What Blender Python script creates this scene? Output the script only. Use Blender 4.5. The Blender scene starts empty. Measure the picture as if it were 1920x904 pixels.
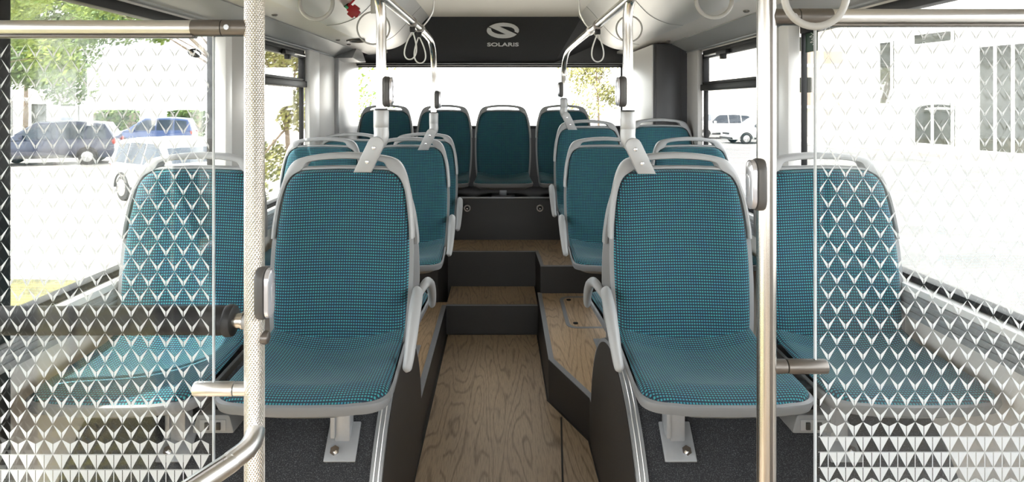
import bpy, bmesh, math, random
from mathutils import Vector, Matrix
random.seed(7)
PI = math.pi
sc = bpy.context.scene
COL = sc.collection

# ------------------------------------------------------------------ materials
def new_mat(name):
    m = bpy.data.materials.new(name); m.use_nodes = True
    nt = m.node_tree
    return m, nt, nt.nodes['Principled BSDF']

def simple(name, col, rough=0.5, metal=0.0, noise=0.0, nscale=30.0, bump=0.0, coat=0.0, spec=None):
    m, nt, b = new_mat(name)
    b.inputs['Roughness'].default_value = rough
    b.inputs['Metallic'].default_value = metal
    if coat: b.inputs['Coat Weight'].default_value = coat
    if spec is not None: b.inputs['Specular IOR Level'].default_value = spec
    c = (*col, 1)
    b.inputs['Base Color'].default_value = c
    if noise > 0 or bump > 0:
        tc = nt.nodes.new('ShaderNodeTexCoord')
        n = nt.nodes.new('ShaderNodeTexNoise'); n.inputs['Scale'].default_value = nscale
        n.inputs['Detail'].default_value = 5
        nt.links.new(tc.outputs['Object'], n.inputs['Vector'])
        if noise > 0:
            mx = nt.nodes.new('ShaderNodeMix'); mx.data_type = 'RGBA'
            mx.inputs[6].default_value = (*[max(0, v*(1-noise)) for v in col], 1)
            mx.inputs[7].default_value = (*[min(1, v*(1+noise)) for v in col], 1)
            nt.links.new(n.outputs['Fac'], mx.inputs[0])
            nt.links.new(mx.outputs[2], b.inputs['Base Color'])
        if bump > 0:
            bp = nt.nodes.new('ShaderNodeBump'); bp.inputs['Strength'].default_value = bump
            bp.inputs['Distance'].default_value = 0.002
            nt.links.new(n.outputs['Fac'], bp.inputs['Height'])
            nt.links.new(bp.outputs['Normal'], b.inputs['Normal'])
    return m

def math_node(nt, op, a, b=None):
    n = nt.nodes.new('ShaderNodeMath'); n.operation = op
    for i, v in enumerate((a, b)):
        if v is None: continue
        if isinstance(v, (int, float)): n.inputs[i].default_value = v
        else: nt.links.new(v, n.inputs[i])
    return n.outputs[0]

def smooth(nt, x, lo, hi):
    n = nt.nodes.new('ShaderNodeMapRange'); n.interpolation_type = 'SMOOTHSTEP'
    nt.links.new(x, n.inputs[0])
    n.inputs[1].default_value = lo; n.inputs[2].default_value = hi
    n.inputs[3].default_value = 0; n.inputs[4].default_value = 1
    return n.outputs[0]

def mixc(nt, fac, a, b):
    mx = nt.nodes.new('ShaderNodeMix'); mx.data_type = 'RGBA'
    for sock, v in ((mx.inputs[0], fac), (mx.inputs[6], a), (mx.inputs[7], b)):
        if isinstance(v, (int, float)): sock.default_value = v
        elif isinstance(v, tuple): sock.default_value = (*v, 1)
        else: nt.links.new(v, sock)
    return mx.outputs[2]

def fabric_mat():
    m, nt, b = new_mat('teal_grid_fabric')
    uv = nt.nodes.new('ShaderNodeUVMap'); uv.uv_map = 'UVMap'
    sp = nt.nodes.new('ShaderNodeSeparateXYZ'); nt.links.new(uv.outputs[0], sp.inputs[0])
    u = math_node(nt, 'MULTIPLY', sp.outputs[0], 1/0.0077)
    v = math_node(nt, 'MULTIPLY', sp.outputs[1], 1/0.0085)
    fu = math_node(nt, 'FRACT', u); fv = math_node(nt, 'FRACT', v)
    du = math_node(nt, 'ABSOLUTE', math_node(nt, 'SUBTRACT', fu, 0.5))
    dv = math_node(nt, 'ABSOLUTE', math_node(nt, 'SUBTRACT', fv, 0.5))
    mu = smooth(nt, du, 0.40, 0.22); mv = smooth(nt, dv, 0.34, 0.17)
    mask = math_node(nt, 'MULTIPLY', mu, mv)
    cmb = nt.nodes.new('ShaderNodeCombineXYZ')
    nt.links.new(math_node(nt, 'FLOOR', u), cmb.inputs[0]); nt.links.new(math_node(nt, 'FLOOR', v), cmb.inputs[1])
    wn = nt.nodes.new('ShaderNodeTexWhiteNoise'); nt.links.new(cmb.outputs[0], wn.inputs[0])
    big = nt.nodes.new('ShaderNodeTexNoise'); big.inputs['Scale'].default_value = 22
    nt.links.new(uv.outputs[0], big.inputs['Vector'])
    hue = math_node(nt, 'ADD', math_node(nt, 'MULTIPLY', wn.outputs[0], 0.45), math_node(nt, 'MULTIPLY', smooth(nt, big.outputs['Fac'], 0.35, 0.65), 0.55))
    teal = mixc(nt, hue, (0.028, 0.190, 0.275), (0.032, 0.255, 0.262))
    col = mixc(nt, mask, (0.010, 0.019, 0.037), teal)
    nt.links.new(col, b.inputs['Base Color'])
    b.inputs['Roughness'].default_value = 0.9
    b.inputs['Sheen Weight'].default_value = 0.08
    bp = nt.nodes.new('ShaderNodeBump'); bp.inputs['Strength'].default_value = 0.35; bp.inputs['Distance'].default_value = 0.001
    nt.links.new(mask, bp.inputs['Height']); nt.links.new(bp.outputs['Normal'], b.inputs['Normal'])
    return m

def wood_mat(name, light, dark):
    m, nt, b = new_mat(name)
    tc = nt.nodes.new('ShaderNodeTexCoord')
    sp = nt.nodes.new('ShaderNodeSeparateXYZ'); nt.links.new(tc.outputs['Object'], sp.inputs[0])
    W = 0.19
    pu = math_node(nt, 'ADD', math_node(nt, 'MULTIPLY', sp.outputs[0], 1/W), 10.25)
    pid = math_node(nt, 'FLOOR', pu)
    wn = nt.nodes.new('ShaderNodeTexWhiteNoise'); wn.noise_dimensions = '1D'; nt.links.new(pid, wn.inputs[1])
    off = math_node(nt, 'MULTIPLY', wn.outputs[0], 37.0)
    cx = nt.nodes.new('ShaderNodeCombineXYZ')
    nt.links.new(math_node(nt, 'ADD', math_node(nt, 'MULTIPLY', sp.outputs[0], 7.0), off), cx.inputs[0])
    nt.links.new(math_node(nt, 'ADD', math_node(nt, 'MULTIPLY', sp.outputs[1], 0.8), off), cx.inputs[1])
    n1 = nt.nodes.new('ShaderNodeTexNoise'); n1.inputs['Scale'].default_value = 1.0; n1.inputs['Detail'].default_value = 1.5
    nt.links.new(cx.outputs[0], n1.inputs['Vector'])
    cont = math_node(nt, 'FRACT', math_node(nt, 'MULTIPLY', n1.outputs['Fac'], 15.0))
    ring = math_node(nt, 'ABSOLUTE', math_node(nt, 'SUBTRACT', cont, 0.5))
    ring = smooth(nt, ring, 0.30, 0.5)
    cy = nt.nodes.new('ShaderNodeCombineXYZ')
    nt.links.new(math_node(nt, 'MULTIPLY', sp.outputs[0], 260.0), cy.inputs[0])
    nt.links.new(math_node(nt, 'MULTIPLY', sp.outputs[1], 14.0), cy.inputs[1])
    n2 = nt.nodes.new('ShaderNodeTexNoise'); n2.inputs['Scale'].default_value = 1.0; n2.inputs['Detail'].default_value = 3
    nt.links.new(cy.outputs[0], n2.inputs['Vector'])
    pores = smooth(nt, n2.outputs['Fac'], 0.42, 0.68)
    f = math_node(nt, 'MULTIPLY', ring, 0.50)
    f = math_node(nt, 'ADD', f, math_node(nt, 'MULTIPLY', pores, 0.42))
    col = mixc(nt, f, light, dark)
    tint = math_node(nt, 'ADD', math_node(nt, 'MULTIPLY', wn.outputs[0], 0.14), 0.93)
    hv = nt.nodes.new('ShaderNodeHueSaturation'); nt.links.new(col, hv.inputs['Color']); nt.links.new(tint, hv.inputs['Value'])
    nt.links.new(hv.outputs[0], b.inputs['Base Color'])
    b.inputs['Roughness'].default_value = 0.42
    return m

def dimple_mat():
    # stainless tube with a rolled diamond texture
    m, nt, b = new_mat('textured_steel')
    uv = nt.nodes.new('ShaderNodeUVMap'); uv.uv_map = 'UVMap'
    sp = nt.nodes.new('ShaderNodeSeparateXYZ'); nt.links.new(uv.outputs[0], sp.inputs[0])
    u = math_node(nt, 'MULTIPLY', sp.outputs[0], 22.0)
    v = math_node(nt, 'MULTIPLY', sp.outputs[1], 1/0.0082)
    a = math_node(nt, 'FRACT', math_node(nt, 'ADD', u, v)); c = math_node(nt, 'FRACT', math_node(nt, 'SUBTRACT', u, v))
    a = math_node(nt, 'ABSOLUTE', math_node(nt, 'SUBTRACT', a, 0.5)); c = math_node(nt, 'ABSOLUTE', math_node(nt, 'SUBTRACT', c, 0.5))
    h = smooth(nt, math_node(nt, 'MAXIMUM', a, c), 0.18, 0.5)
    bp = nt.nodes.new('ShaderNodeBump'); bp.inputs['Strength'].default_value = 0.9; bp.inputs['Distance'].default_value = 0.003
    bp.invert = True
    nt.links.new(h, bp.inputs['Height']); nt.links.new(bp.outputs['Normal'], b.inputs['Normal'])
    b.inputs['Base Color'].default_value = (0.82, 0.79, 0.76, 1)
    b.inputs['Metallic'].default_value = 1.0; b.inputs['Roughness'].default_value = 0.3
    return m

def glass_mat(name, tint=(1, 1, 1), boost=1.0):
    m = bpy.data.materials.new(name); m.use_nodes = True; nt = m.node_tree
    for n in list(nt.nodes):
        if n.type == 'BSDF_PRINCIPLED': nt.nodes.remove(n)
    out = nt.nodes['Material Output']
    tr = nt.nodes.new('ShaderNodeBsdfTransparent'); tr.inputs[0].default_value = (*tint, 1)
    gl = nt.nodes.new('ShaderNodeBsdfGlossy'); gl.inputs['Roughness'].default_value = 0.0
    fr = nt.nodes.new('ShaderNodeFresnel'); fr.inputs[0].default_value = 1.45
    mx = nt.nodes.new('ShaderNodeMixShader')
    nt.links.new(math_node(nt, 'MULTIPLY', fr.outputs[0], boost), mx.inputs[0])
    nt.links.new(tr.outputs[0], mx.inputs[1]); nt.links.new(gl.outputs[0], mx.inputs[2])
    nt.links.new(mx.outputs[0], out.inputs[0])
    return m

def frit_mat():
    m = bpy.data.materials.new('white_frit'); m.use_nodes = True; nt = m.node_tree
    for n in list(nt.nodes):
        if n.type == 'BSDF_PRINCIPLED': nt.nodes.remove(n)
    out = nt.nodes['Material Output']
    d = nt.nodes.new('ShaderNodeBsdfDiffuse'); d.inputs[0].default_value = (0.84, 0.87, 0.89, 1)
    t = nt.nodes.new('ShaderNodeBsdfTranslucent'); t.inputs[0].default_value = (0.84, 0.87, 0.89, 1)
    mx = nt.nodes.new('ShaderNodeMixShader'); mx.inputs[0].default_value = 0.45
    nt.links.new(d.outputs[0], mx.inputs[1]); nt.links.new(t.outputs[0], mx.inputs[2])
    nt.links.new(mx.outputs[0], out.inputs[0])
    return m

def leaf_mat(name, a, b2):
    m, nt, b = new_mat(name)
    tc = nt.nodes.new('ShaderNodeTexCoord')
    n = nt.nodes.new('ShaderNodeTexNoise'); n.inputs['Scale'].default_value = 1.7; n.inputs['Detail'].default_value = 6
    nt.links.new(tc.outputs['Object'], n.inputs['Vector'])
    nt.links.new(mixc(nt, smooth(nt, n.outputs['Fac'], 0.3, 0.7), a, b2), b.inputs['Base Color'])
    b.inputs['Roughness'].default_value = 0.7
    return m

def carpet_mat():
    m, nt, b = new_mat('speckled_black_carpet')
    tc = nt.nodes.new('ShaderNodeTexCoord')
    n = nt.nodes.new('ShaderNodeTexNoise'); n.inputs['Scale'].default_value = 420; n.inputs['Detail'].default_value = 2
    nt.links.new(tc.outputs['Object'], n.inputs['Vector'])
    nt.links.new(mixc(nt, smooth(nt, n.outputs['Fac'], 0.5, 0.72), (0.022, 0.023, 0.027), (0.11, 0.115, 0.125)), b.inputs['Base Color'])
    b.inputs['Roughness'].default_value = 0.95
    return m

def ground_mat(name, c1, c2, s1=1.2, s2=60):
    m, nt, b = new_mat(name)
    tc = nt.nodes.new('ShaderNodeTexCoord')
    n = nt.nodes.new('ShaderNodeTexNoise'); n.inputs['Scale'].default_value = s1; n.inputs['Detail'].default_value = 8
    n2 = nt.nodes.new('ShaderNodeTexNoise'); n2.inputs['Scale'].default_value = s2; n2.inputs['Detail'].default_value = 3
    nt.links.new(tc.outputs['Object'], n.inputs['Vector']); nt.links.new(tc.outputs['Object'], n2.inputs['Vector'])
    f = math_node(nt, 'ADD', math_node(nt, 'MULTIPLY', n.outputs['Fac'], 0.5), math_node(nt, 'MULTIPLY', n2.outputs['Fac'], 0.5))
    nt.links.new(mixc(nt, smooth(nt, f, 0.35, 0.65), c1, c2), b.inputs['Base Color'])
    b.inputs['Roughness'].default_value = 0.9
    return m

M = dict(
    fabric=fabric_mat(),
    plastic=simple('light_grey_plastic', (0.34, 0.345, 0.35), 0.42),
    plastic_dark=simple('mid_grey_plastic', (0.25, 0.255, 0.265), 0.45),
    rim=simple('seat_rim_grey', (0.185, 0.19, 0.20), 0.42),
    steel=simple('brushed_steel', (0.60, 0.575, 0.545), 0.24, 1.0),
    steel_soft=simple('satin_steel', (0.70, 0.69, 0.68), 0.35, 1.0),
    bronze=simple('bronze_clamp', (0.17, 0.155, 0.142), 0.38, 0.8),
    dimple=dimple_mat(),
    alu=simple('aluminium_trim', (0.36, 0.375, 0.395), 0.45, 0.4, noise=0.06, nscale=60),
    cast=simple('grey_cast_plate', (0.40, 0.405, 0.41), 0.42, 0.3),
    black=simple('black_frame', (0.010, 0.010, 0.011), 0.5, spec=0.3),
    rubber=simple('black_foam', (0.018, 0.018, 0.02), 0.55),
    panel=simple('dark_panel', (0.026, 0.024, 0.0235), 0.5, noise=0.15, nscale=180),
    charcoal=simple('charcoal_fairing', (0.052, 0.052, 0.055), 0.38, noise=0.1, nscale=90),
    tower=simple('engine_tower_grey', (0.06, 0.06, 0.065), 0.35),
    carpet=carpet_mat(),
    wood=wood_mat('oak_vinyl', (0.53, 0.395, 0.265), (0.20, 0.137, 0.084)),
    wood_lit=wood_mat('oak_vinyl_lit', (0.60, 0.425, 0.26), (0.27, 0.17, 0.092)),  # paler copy of the oak: stronger daylight on the podiums put into the colour
    seam=simple('dark_seam', (0.03, 0.026, 0.024), 0.6),
    edge=simple('grey_edge_trim', (0.27, 0.275, 0.29), 0.5, noise=0.1, nscale=200),
    cream=simple('cream_wall', (0.66, 0.635, 0.60), 0.5, noise=0.02, nscale=8),
    white=simple('white_panel', (0.78, 0.77, 0.76), 0.35),
    ceiling=simple('ceiling_cream', (0.68, 0.64, 0.57), 0.4),
    cove=simple('cove_silver', (0.70, 0.695, 0.69), 0.36, 0.2),
    strip=simple('cove_strip_cream', (0.72, 0.69, 0.66), 0.4),
    fascia=simple('fascia_grey', (0.36, 0.365, 0.37), 0.4),
    pillar=simple('pillar_grey', (0.50, 0.485, 0.47), 0.35),
    sill=simple('sill_grey', (0.30, 0.305, 0.31), 0.5, noise=0.15, nscale=60),
    glass=glass_mat('window_glass', (0.98, 0.99, 0.985), 0.55),
    pglass=glass_mat('partition_glass', (0.985, 0.992, 0.992), 0.6),
    frit=frit_mat(),
    strap=simple('white_strap', (0.72, 0.72, 0.71), 0.4),
    ring=simple('translucent_grey_ring', (0.42, 0.42, 0.415), 0.25),
    chrome=simple('chrome', (0.86, 0.87, 0.9), 0.12, 1.0),
    button_body=simple('button_body_grey', (0.075, 0.072, 0.072), 0.4),
    cap=simple('silver_lilac_cap', (0.62, 0.62, 0.67), 0.16, 0.6),
    red=simple('red_plastic', (0.42, 0.012, 0.02), 0.35),
    green=simple('green_plastic', (0.05, 0.33, 0.16), 0.4),
    sign_green=simple('sign_dark_green', (0.012, 0.045, 0.025), 0.5),
    lettering=simple('silver_lettering', (0.93, 0.93, 0.93), 0.35),
    port=simple('port_black', (0.01, 0.01, 0.01), 0.4),
    asphalt=ground_mat('asphalt', (0.085, 0.085, 0.086), (0.165, 0.162, 0.157), 0.7, 25),
    paving=ground_mat('pale_paving', (0.34, 0.315, 0.28), (0.46, 0.43, 0.39), 0.8, 9),
    grass=ground_mat('dry_grass', (0.055, 0.048, 0.03), (0.20, 0.185, 0.055), 2.2, 30),  # grass verge, darkened so the shade on it sits in the colour
    kerb=simple('kerb_stone', (0.4, 0.39, 0.37), 0.8, noise=0.1, nscale=10),
    facade=simple('white_facade', (0.82, 0.81, 0.79), 0.7, noise=0.04, nscale=0.8),
    facade_beige=simple('beige_facade', (0.72, 0.67, 0.60), 0.7),
    plinth=simple('plinth_brown', (0.34, 0.25, 0.2), 0.8),
    bglass=simple('building_glass', (0.022, 0.024, 0.016), 0.6, noise=0.6, nscale=1.5, spec=0.15),
    bark=simple('bark', (0.16, 0.12, 0.085), 0.9, noise=0.3, nscale=12),
    leafA=leaf_mat('leaf_green', (0.035, 0.085, 0.022), (0.15, 0.22, 0.05)),
    leafB=leaf_mat('leaf_yellow_green', (0.075, 0.14, 0.02), (0.26, 0.33, 0.055)),
    leafC=leaf_mat('leaf_autumn', (0.10, 0.10, 0.03), (0.30, 0.29, 0.10)),
    car_white=simple('white_car_paint', (0.62, 0.62, 0.60), 0.3, coat=0.6),
    car_navy=simple('navy_car_paint', (0.013, 0.020, 0.055), 0.28, coat=0.7),
    car_blue=simple('blue_car_paint', (0.04, 0.065, 0.16), 0.3, coat=0.6),
    car_glass=simple('car_window_glass', (0.03, 0.04, 0.055), 0.1),
    tyre=simple('tyre_rubber', (0.02, 0.02, 0.02), 0.8),
    alloy=simple('alloy_rim', (0.5, 0.5, 0.5), 0.35, 0.7),
    tail=simple('tail_lamp_red', (0.35, 0.03, 0.02), 0.3),
    lamp=simple('headlamp_clear', (0.7, 0.72, 0.74), 0.15),
)

# ------------------------------------------------------------------ mesh builder
def root_loc(p):
    v = Vector((0, 0, 0))
    while p is not None:
        v += p.location; p = p.parent
    return v

class MB:
    def __init__(self): self.v = []; self.f = []; self.mi = []; self.uv = {}
    def add(self, vs, fs, mi=0, uvs=None):
        b = len(self.v); self.v += [tuple(v) for v in vs]
        for f in fs:
            self.f.append(tuple(b+i for i in f)); self.mi.append(mi)
        if uvs:
            for i, u in enumerate(uvs): self.uv[b+i] = u
        return self
    def bm(self, bm, mi=0):
        bm.verts.index_update()
        self.add([v.co for v in bm.verts], [[v.index for v in f.verts] for f in bm.faces], mi); bm.free(); return self
    def box(self, x0, x1, y0, y1, z0, z1, bev=0.0, mi=0, seg=2, mat=None):
        bm = bmesh.new(); bmesh.ops.create_cube(bm, size=1)
        for v in bm.verts:
            v.co = Vector(((x0+x1)/2+v.co.x*(x1-x0), (y0+y1)/2+v.co.y*(y1-y0), (z0+z1)/2+v.co.z*(z1-z0)))
        if bev > 0:
            bmesh.ops.bevel(bm, geom=list(bm.edges), offset=bev, segments=seg, profile=0.5, affect='EDGES')
        if mat is not None: bm.transform(mat)
        return self.bm(bm, mi)
    def prism(self, poly, y0, y1, plane='xz', mi=0, cap_mi=None, bev=0.0):
        """extrude a 2-D polygon; plane 'xz' extrudes along y, 'xy' along z, 'yz' along x"""
        n = len(poly)
        def P(a, b, c):
            return {'xz': (a, c, b), 'xy': (a, b, c), 'yz': (c, a, b)}[plane]
        bm = bmesh.new()
        A = [bm.verts.new(P(a, b, y0)) for a, b in poly]; B = [bm.verts.new(P(a, b, y1)) for a, b in poly]
        fa = bm.faces.new(A); fb = bm.faces.new(list(reversed(B)))
        for i in range(n): bm.faces.new((A[i], B[i], B[(i+1) % n], A[(i+1) % n]))
        bmesh.ops.recalc_face_normals(bm, faces=bm.faces)
        if bev > 0:
            es = list(fa.edges)+list(fb.edges)
            bmesh.ops.bevel(bm, geom=es, offset=bev, segments=2, profile=0.5, affect='EDGES')
        bmesh.ops.triangulate(bm, faces=[f for f in bm.faces if len(f.verts) > 4])
        return self.bm(bm, mi)
    def tube(self, pts, r, seg=14, closed=False, smoothn=0, mi=0, r2=None, up=None, caps=True):
        pts = [Vector(p) for p in pts]
        if smoothn: pts = catmull(pts, smoothn, closed)
        n = len(pts); rings = []
        rr = r if isinstance(r, (list, tuple)) else [r]*n
        if len(rr) != n: rr = [rr[min(len(rr)-1, int(i*len(rr)/n))] for i in range(n)]
        T = []
        for i in range(n):
            a = pts[(i-1) % n] if (closed or i > 0) else pts[i]
            b = pts[(i+1) % n] if (closed or i < n-1) else pts[i]
            T.append((b-a).normalized())
        N = Vector(up) if up is not None else (Vector((0, 0, 1)) if abs(T[0].z) < 0.9 else Vector((0, 1, 0)))
        vs = []; uvs = []; L = 0
        for i in range(n):
            if i: L += (pts[i]-pts[i-1]).length
            N = (N - T[i]*N.dot(T[i])).normalized(); Bn = T[i].cross(N)
            for k in range(seg):
                a = 2*PI*k/seg
                rn = rr[i]; rb = (r2 if r2 is not None else rr[i])
                vs.append(pts[i]+N*math.cos(a)*rn+Bn*math.sin(a)*rb); uvs.append((k/seg, L))
        fs = []
        m = n if closed else n-1
        for i in range(m):
            j = (i+1) % n
            for k in range(seg):
                fs.append((i*seg+k, i*seg+(k+1) % seg, j*seg+(k+1) % seg, j*seg+k))
        if not closed and caps:
            fs.append(tuple(reversed(range(seg)))); fs.append(tuple((n-1)*seg+k for k in range(seg)))
        return self.add(vs, fs, mi, uvs)
    def cyl(self, a, b, r, seg=20, mi=0, bev=0.0):
        a = Vector(a); b = Vector(b)
        if bev > 0:
            d = (b-a).normalized()*bev
            return self.tube([a, a+d*0.3, a+d, b-d, b-d*0.3, b], [r-bev, r-bev*0.3, r, r, r-bev*0.3, r-bev], seg, mi=mi)
        return self.tube([a, b], r, seg, mi=mi)
    def grid(self, fn, nu, nv, mi=0, uvfn=None, flip=False):
        vs = []; uvs = []
        for j in range(nv+1):
            for i in range(nu+1):
                u = -1+2*i/nu; v = j/nv
                vs.append(fn(u, v)); uvs.append(uvfn(u, v) if uvfn else (u, v))
        fs = []
        for j in range(nv):
            for i in range(nu):
                a = j*(nu+1)+i
                q = (a, a+1, a+nu+2, a+nu+1)
                fs.append(tuple(reversed(q)) if flip else q)
        return self.add(vs, fs, mi, uvs)
    def mesh(self, name, mats, smooth_ang=40):
        me = bpy.data.meshes.new(name)
        me.from_pydata(self.v, [], self.f)
        for m in (mats if isinstance(mats, (list, tuple)) else [mats]): me.materials.append(m)
        for p, i in zip(me.polygons, self.mi): p.material_index = i
        if self.uv:
            ul = me.uv_layers.new(name='UVMap')
            for lp in me.loops: ul.data[lp.index].uv = self.uv.get(lp.vertex_index, (0, 0))
            # close the seam where a tube's u wraps from nearly one back to zero
            for p in me.polygons:
                us = [ul.data[l].uv[0] for l in p.loop_indices]
                if max(us)-min(us) > 0.5 and max(us) < 1.0 and min(us) >= 0 and p.loop_total == 4:
                    for l in p.loop_indices:
                        if ul.data[l].uv[0] < 0.25: ul.data[l].uv[0] += 1
        me.update()
        if smooth_ang:
            me.polygons.foreach_set('use_smooth', [True]*len(me.polygons))
            me.set_sharp_from_angle(angle=math.radians(smooth_ang))
        return me
    def build(self, name, mats, parent=None, smooth_ang=40):
        off = root_loc(parent)
        if off.length > 0: self.v = [tuple(Vector(v)-off) for v in self.v]
        o = bpy.data.objects.new(name, self.mesh(name, mats, smooth_ang)); COL.objects.link(o)
        if parent is not None: o.parent = parent
        return o

def catmull(pts, n, closed=False):
    out = []; m = len(pts)
    for i in range(m if closed else m-1):
        if closed: p0, p1, p2, p3 = pts[(i-1) % m], pts[i], pts[(i+1) % m], pts[(i+2) % m]
        else:
            p0 = pts[i-1] if i > 0 else pts[0]*2-pts[1]; p1 = pts[i]; p2 = pts[i+1]
            p3 = pts[i+2] if i+2 < m else pts[-1]*2-pts[-2]
        for k in range(n):
            t = k/n
            out.append(0.5*((2*p1)+(p2-p0)*t+(2*p0-5*p1+4*p2-p3)*t*t+(3*p1-p0-3*p2+p3)*t**3))
    if not closed: out.append(pts[-1])
    return out

def tag(o, label=None, cat=None, group=None, kind=None):
    if label: o['label'] = label
    if cat: o['category'] = cat
    if group: o['group'] = group
    if kind: o['kind'] = kind
    return o
def thing(name, label, cat, loc=(0, 0, 0), group=None, kind=None):
    o = bpy.data.objects.new(name, None); COL.objects.link(o); o.location = loc; o.empty_display_size = 0.1
    return tag(o, label, cat, group, kind)
def struct(name, mb, mats, parent=None, ang=40):
    o = mb.build(name, mats, parent, ang)
    if parent is None: o['kind'] = 'structure'
    return o
def put(name, me, parent, loc=(0, 0, 0), label=None):
    o = bpy.data.objects.new(name, me); COL.objects.link(o); o.parent = parent; o.location = loc
    if label: o['label'] = label
    return o
def bezier_round(poly, r, n=4):
    """round the corners of a closed 2-D polygon"""
    out = []; m = len(poly)
    for i in range(m):
        p = Vector(poly[i]); a = Vector(poly[i-1]); b = Vector(poly[(i+1) % m])
        ra = min(r, (a-p).length*0.48); rb = min(r, (b-p).length*0.48)
        s = p+(a-p).normalized()*ra; e = p+(b-p).normalized()*rb
        for k in range(n+1):
            t = k/n; out.append(tuple(s*(1-t)**2+p*2*t*(1-t)+e*t*t))
    return out

XL, XR = -1.25, 1.30          # inner faces of the side walls
YF, YB = -3.4, 5.55           # front and rear of the saloon
ZG = -0.85                    # street level

# ================================================================== SETTING: floor, podiums, steps
fl = MB().box(XL, XR, YF, 4.03, -0.05, 0.0)
struct('floor', fl, M['wood'], ang=0)

def raised(name, poly, ztop, zbot=0.0, top_mat='wood_lit'):
    """podium: wood on top, dark panel on its sides; ztop may be a function of y"""
    zt = ztop if callable(ztop) else (lambda y: ztop)
    mb = MB(); n = len(poly)
    top = [(x, y, zt(y)) for x, y in poly]; bot = [(x, y, zbot) for x, y in poly]
    mb.add(top, [tuple(range(n))], 1)
    mb.add(top+bot, [(i, n+i, n+(i+1) % n, (i+1) % n) for i in range(n)], 0)
    mb.add(bot, [tuple(reversed(range(n)))], 0)
    return struct(name, mb, [M['panel'], M[top_mat]], ang=0)

def strip_path(mb, pts, w, h=0.004, mi=0, z_of=None):
    """flat strip of width w laid to the left of the path pts (x, y, z)"""
    pts = [Vector(p) for p in pts]
    offs = []
    for i, p in enumerate(pts):
        d1 = (pts[i]-pts[i-1]).normalized() if i else None
        d2 = (pts[i+1]-pts[i]).normalized() if i < len(pts)-1 else None
        n1 = Vector((-d1.y, d1.x, 0)) if d1 else None; n2 = Vector((-d2.y, d2.x, 0)) if d2 else None
        if n1 and n2:
            nn = (n1+n2).normalized(); k = w/max(0.35, nn.dot(n1)); offs.append(nn*k)
        else: offs.append((n1 or n2)*w)
    for i in range(len(pts)-1):
        a, b = pts[i], pts[i+1]; c, d = b+offs[i+1], a+offs[i]
        up = Vector((0, 0, h))
        v = [a, b, c, d, a+up, b+up, c+up, d+up]
        mb.add(v, [(4, 5, 6, 7), (0, 1, 5, 4), (1, 2, 6, 5), (2, 3, 7, 6), (3, 0, 4, 7), (3, 2, 1, 0)], mi)
    return mb

podR_z = lambda y: 0.18+max(0, y-2.78)*0.055
raised('floor_podium_left', [(-0.34, 2.55), (-0.34, 4.10), (XL, 4.10), (XL, 2.55)], 0.18)
raised('floor_podium_right', [(0.236, 3.13), (0.385, 2.76), (0.385, 2.55), (XR, 2.55), (XR, 4.07), (0.236, 4.07)], podR_z)
raised('floor_step', [(-0.34, 4.03), (0.236, 4.03), (0.236, 4.47), (-0.34, 4.47)], 0.18, top_mat='wood')
raised('floor_platform', [(-0.365, 4.456), (0.245, 4.456), (0.255, 4.055), (XR, 4.055), (XR, 4.90), (XL, 4.90), (XL, 4.095), (-0.40, 4.095)], 0.42, top_mat='wood')
bench = MB().box(XL, XR, 4.85, YB, 0.0, 0.735, 0.006)
struct('floor_bench', bench, M['panel'])

t = MB()
strip_path(t, [(-0.34, 2.70, 0.18), (-0.34, 4.03, 0.18)], 0.028)
strip_path(t, [(0.262, 4.03, 0.18), (-0.34, 4.03, 0.18)][::-1], 0.018)
struct('trim_1', t, M['edge'], ang=0)
t = MB()
pts = [(0.236, 4.05), (0.236, 3.13), (0.385, 2.76), (0.385, 2.6)]
strip_path(t, [(x, y, podR_z(y)) for x, y in pts], 0.026)
struct('trim_2', t, M['edge'], ang=0)
t = MB()
strip_path(t, [(XL, 4.095, 0.42), (-0.40, 4.095, 0.42), (-0.365, 4.456, 0.42), (0.245, 4.456, 0.42), (0.255, 4.055, 0.42), (XR, 4.055, 0.42)], 0.022)
struct('trim_3', t, M['edge'], ang=0)
t = MB().box(XL+0.02, 1.0, 4.842, 4.86, 0.733, 0.747, 0.003)
struct('trim_4', t, M['alu'])
# dark weld seams of the vinyl and the shadow gap where floor meets the risers
t = MB()
strip_path(t, [(0.262, 0.4, 0.0), (0.243, 2.45, 0.0), (0.286, 2.96, 0.0)], 0.008, 0.0015)
strip_path(t, [(-0.340, 4.022, 0), (-0.340, 0.5, 0)], 0.012, 0.003)
strip_path(t, [(0.236, 4.018, 0), (-0.33, 4.018, 0)], -0.012, 0.003)
strip_path(t, [(0.387, 0.6, 0), (0.387, 2.755, 0), (0.238, 3.128, 0), (0.238, 4.02, 0)], 0.010, 0.003)
struct('trim_5', t, M['seam'], ang=0)

# locks on the rear riser
for x, lab in ((-0.25, 'round metal panel lock at the left end of the dark rear riser'), (0.30, 'round metal panel lock at the right end of the dark rear riser')):
    r = thing('panel_lock', lab, 'lock', (x, 4.85, 0.66), group='riser panel locks')
    a = [(x+0.021*math.cos(k*PI/10), 4.846, 0.66+0.021*math.sin(k*PI/10)) for k in range(20)]
    MB().tube(a, 0.006, 8, closed=True).build('lock_ring', M['steel_soft'], r)
    MB().cyl((x, 4.852, 0.66), (x, 4.840, 0.66), 0.016, 20, bev=0.003).build('lock_core', M['black'], r)
    MB().cyl((x, 4.842, 0.657), (x, 4.836, 0.657), 0.006, 12).build('key_slot', M['chrome'], r)

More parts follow.
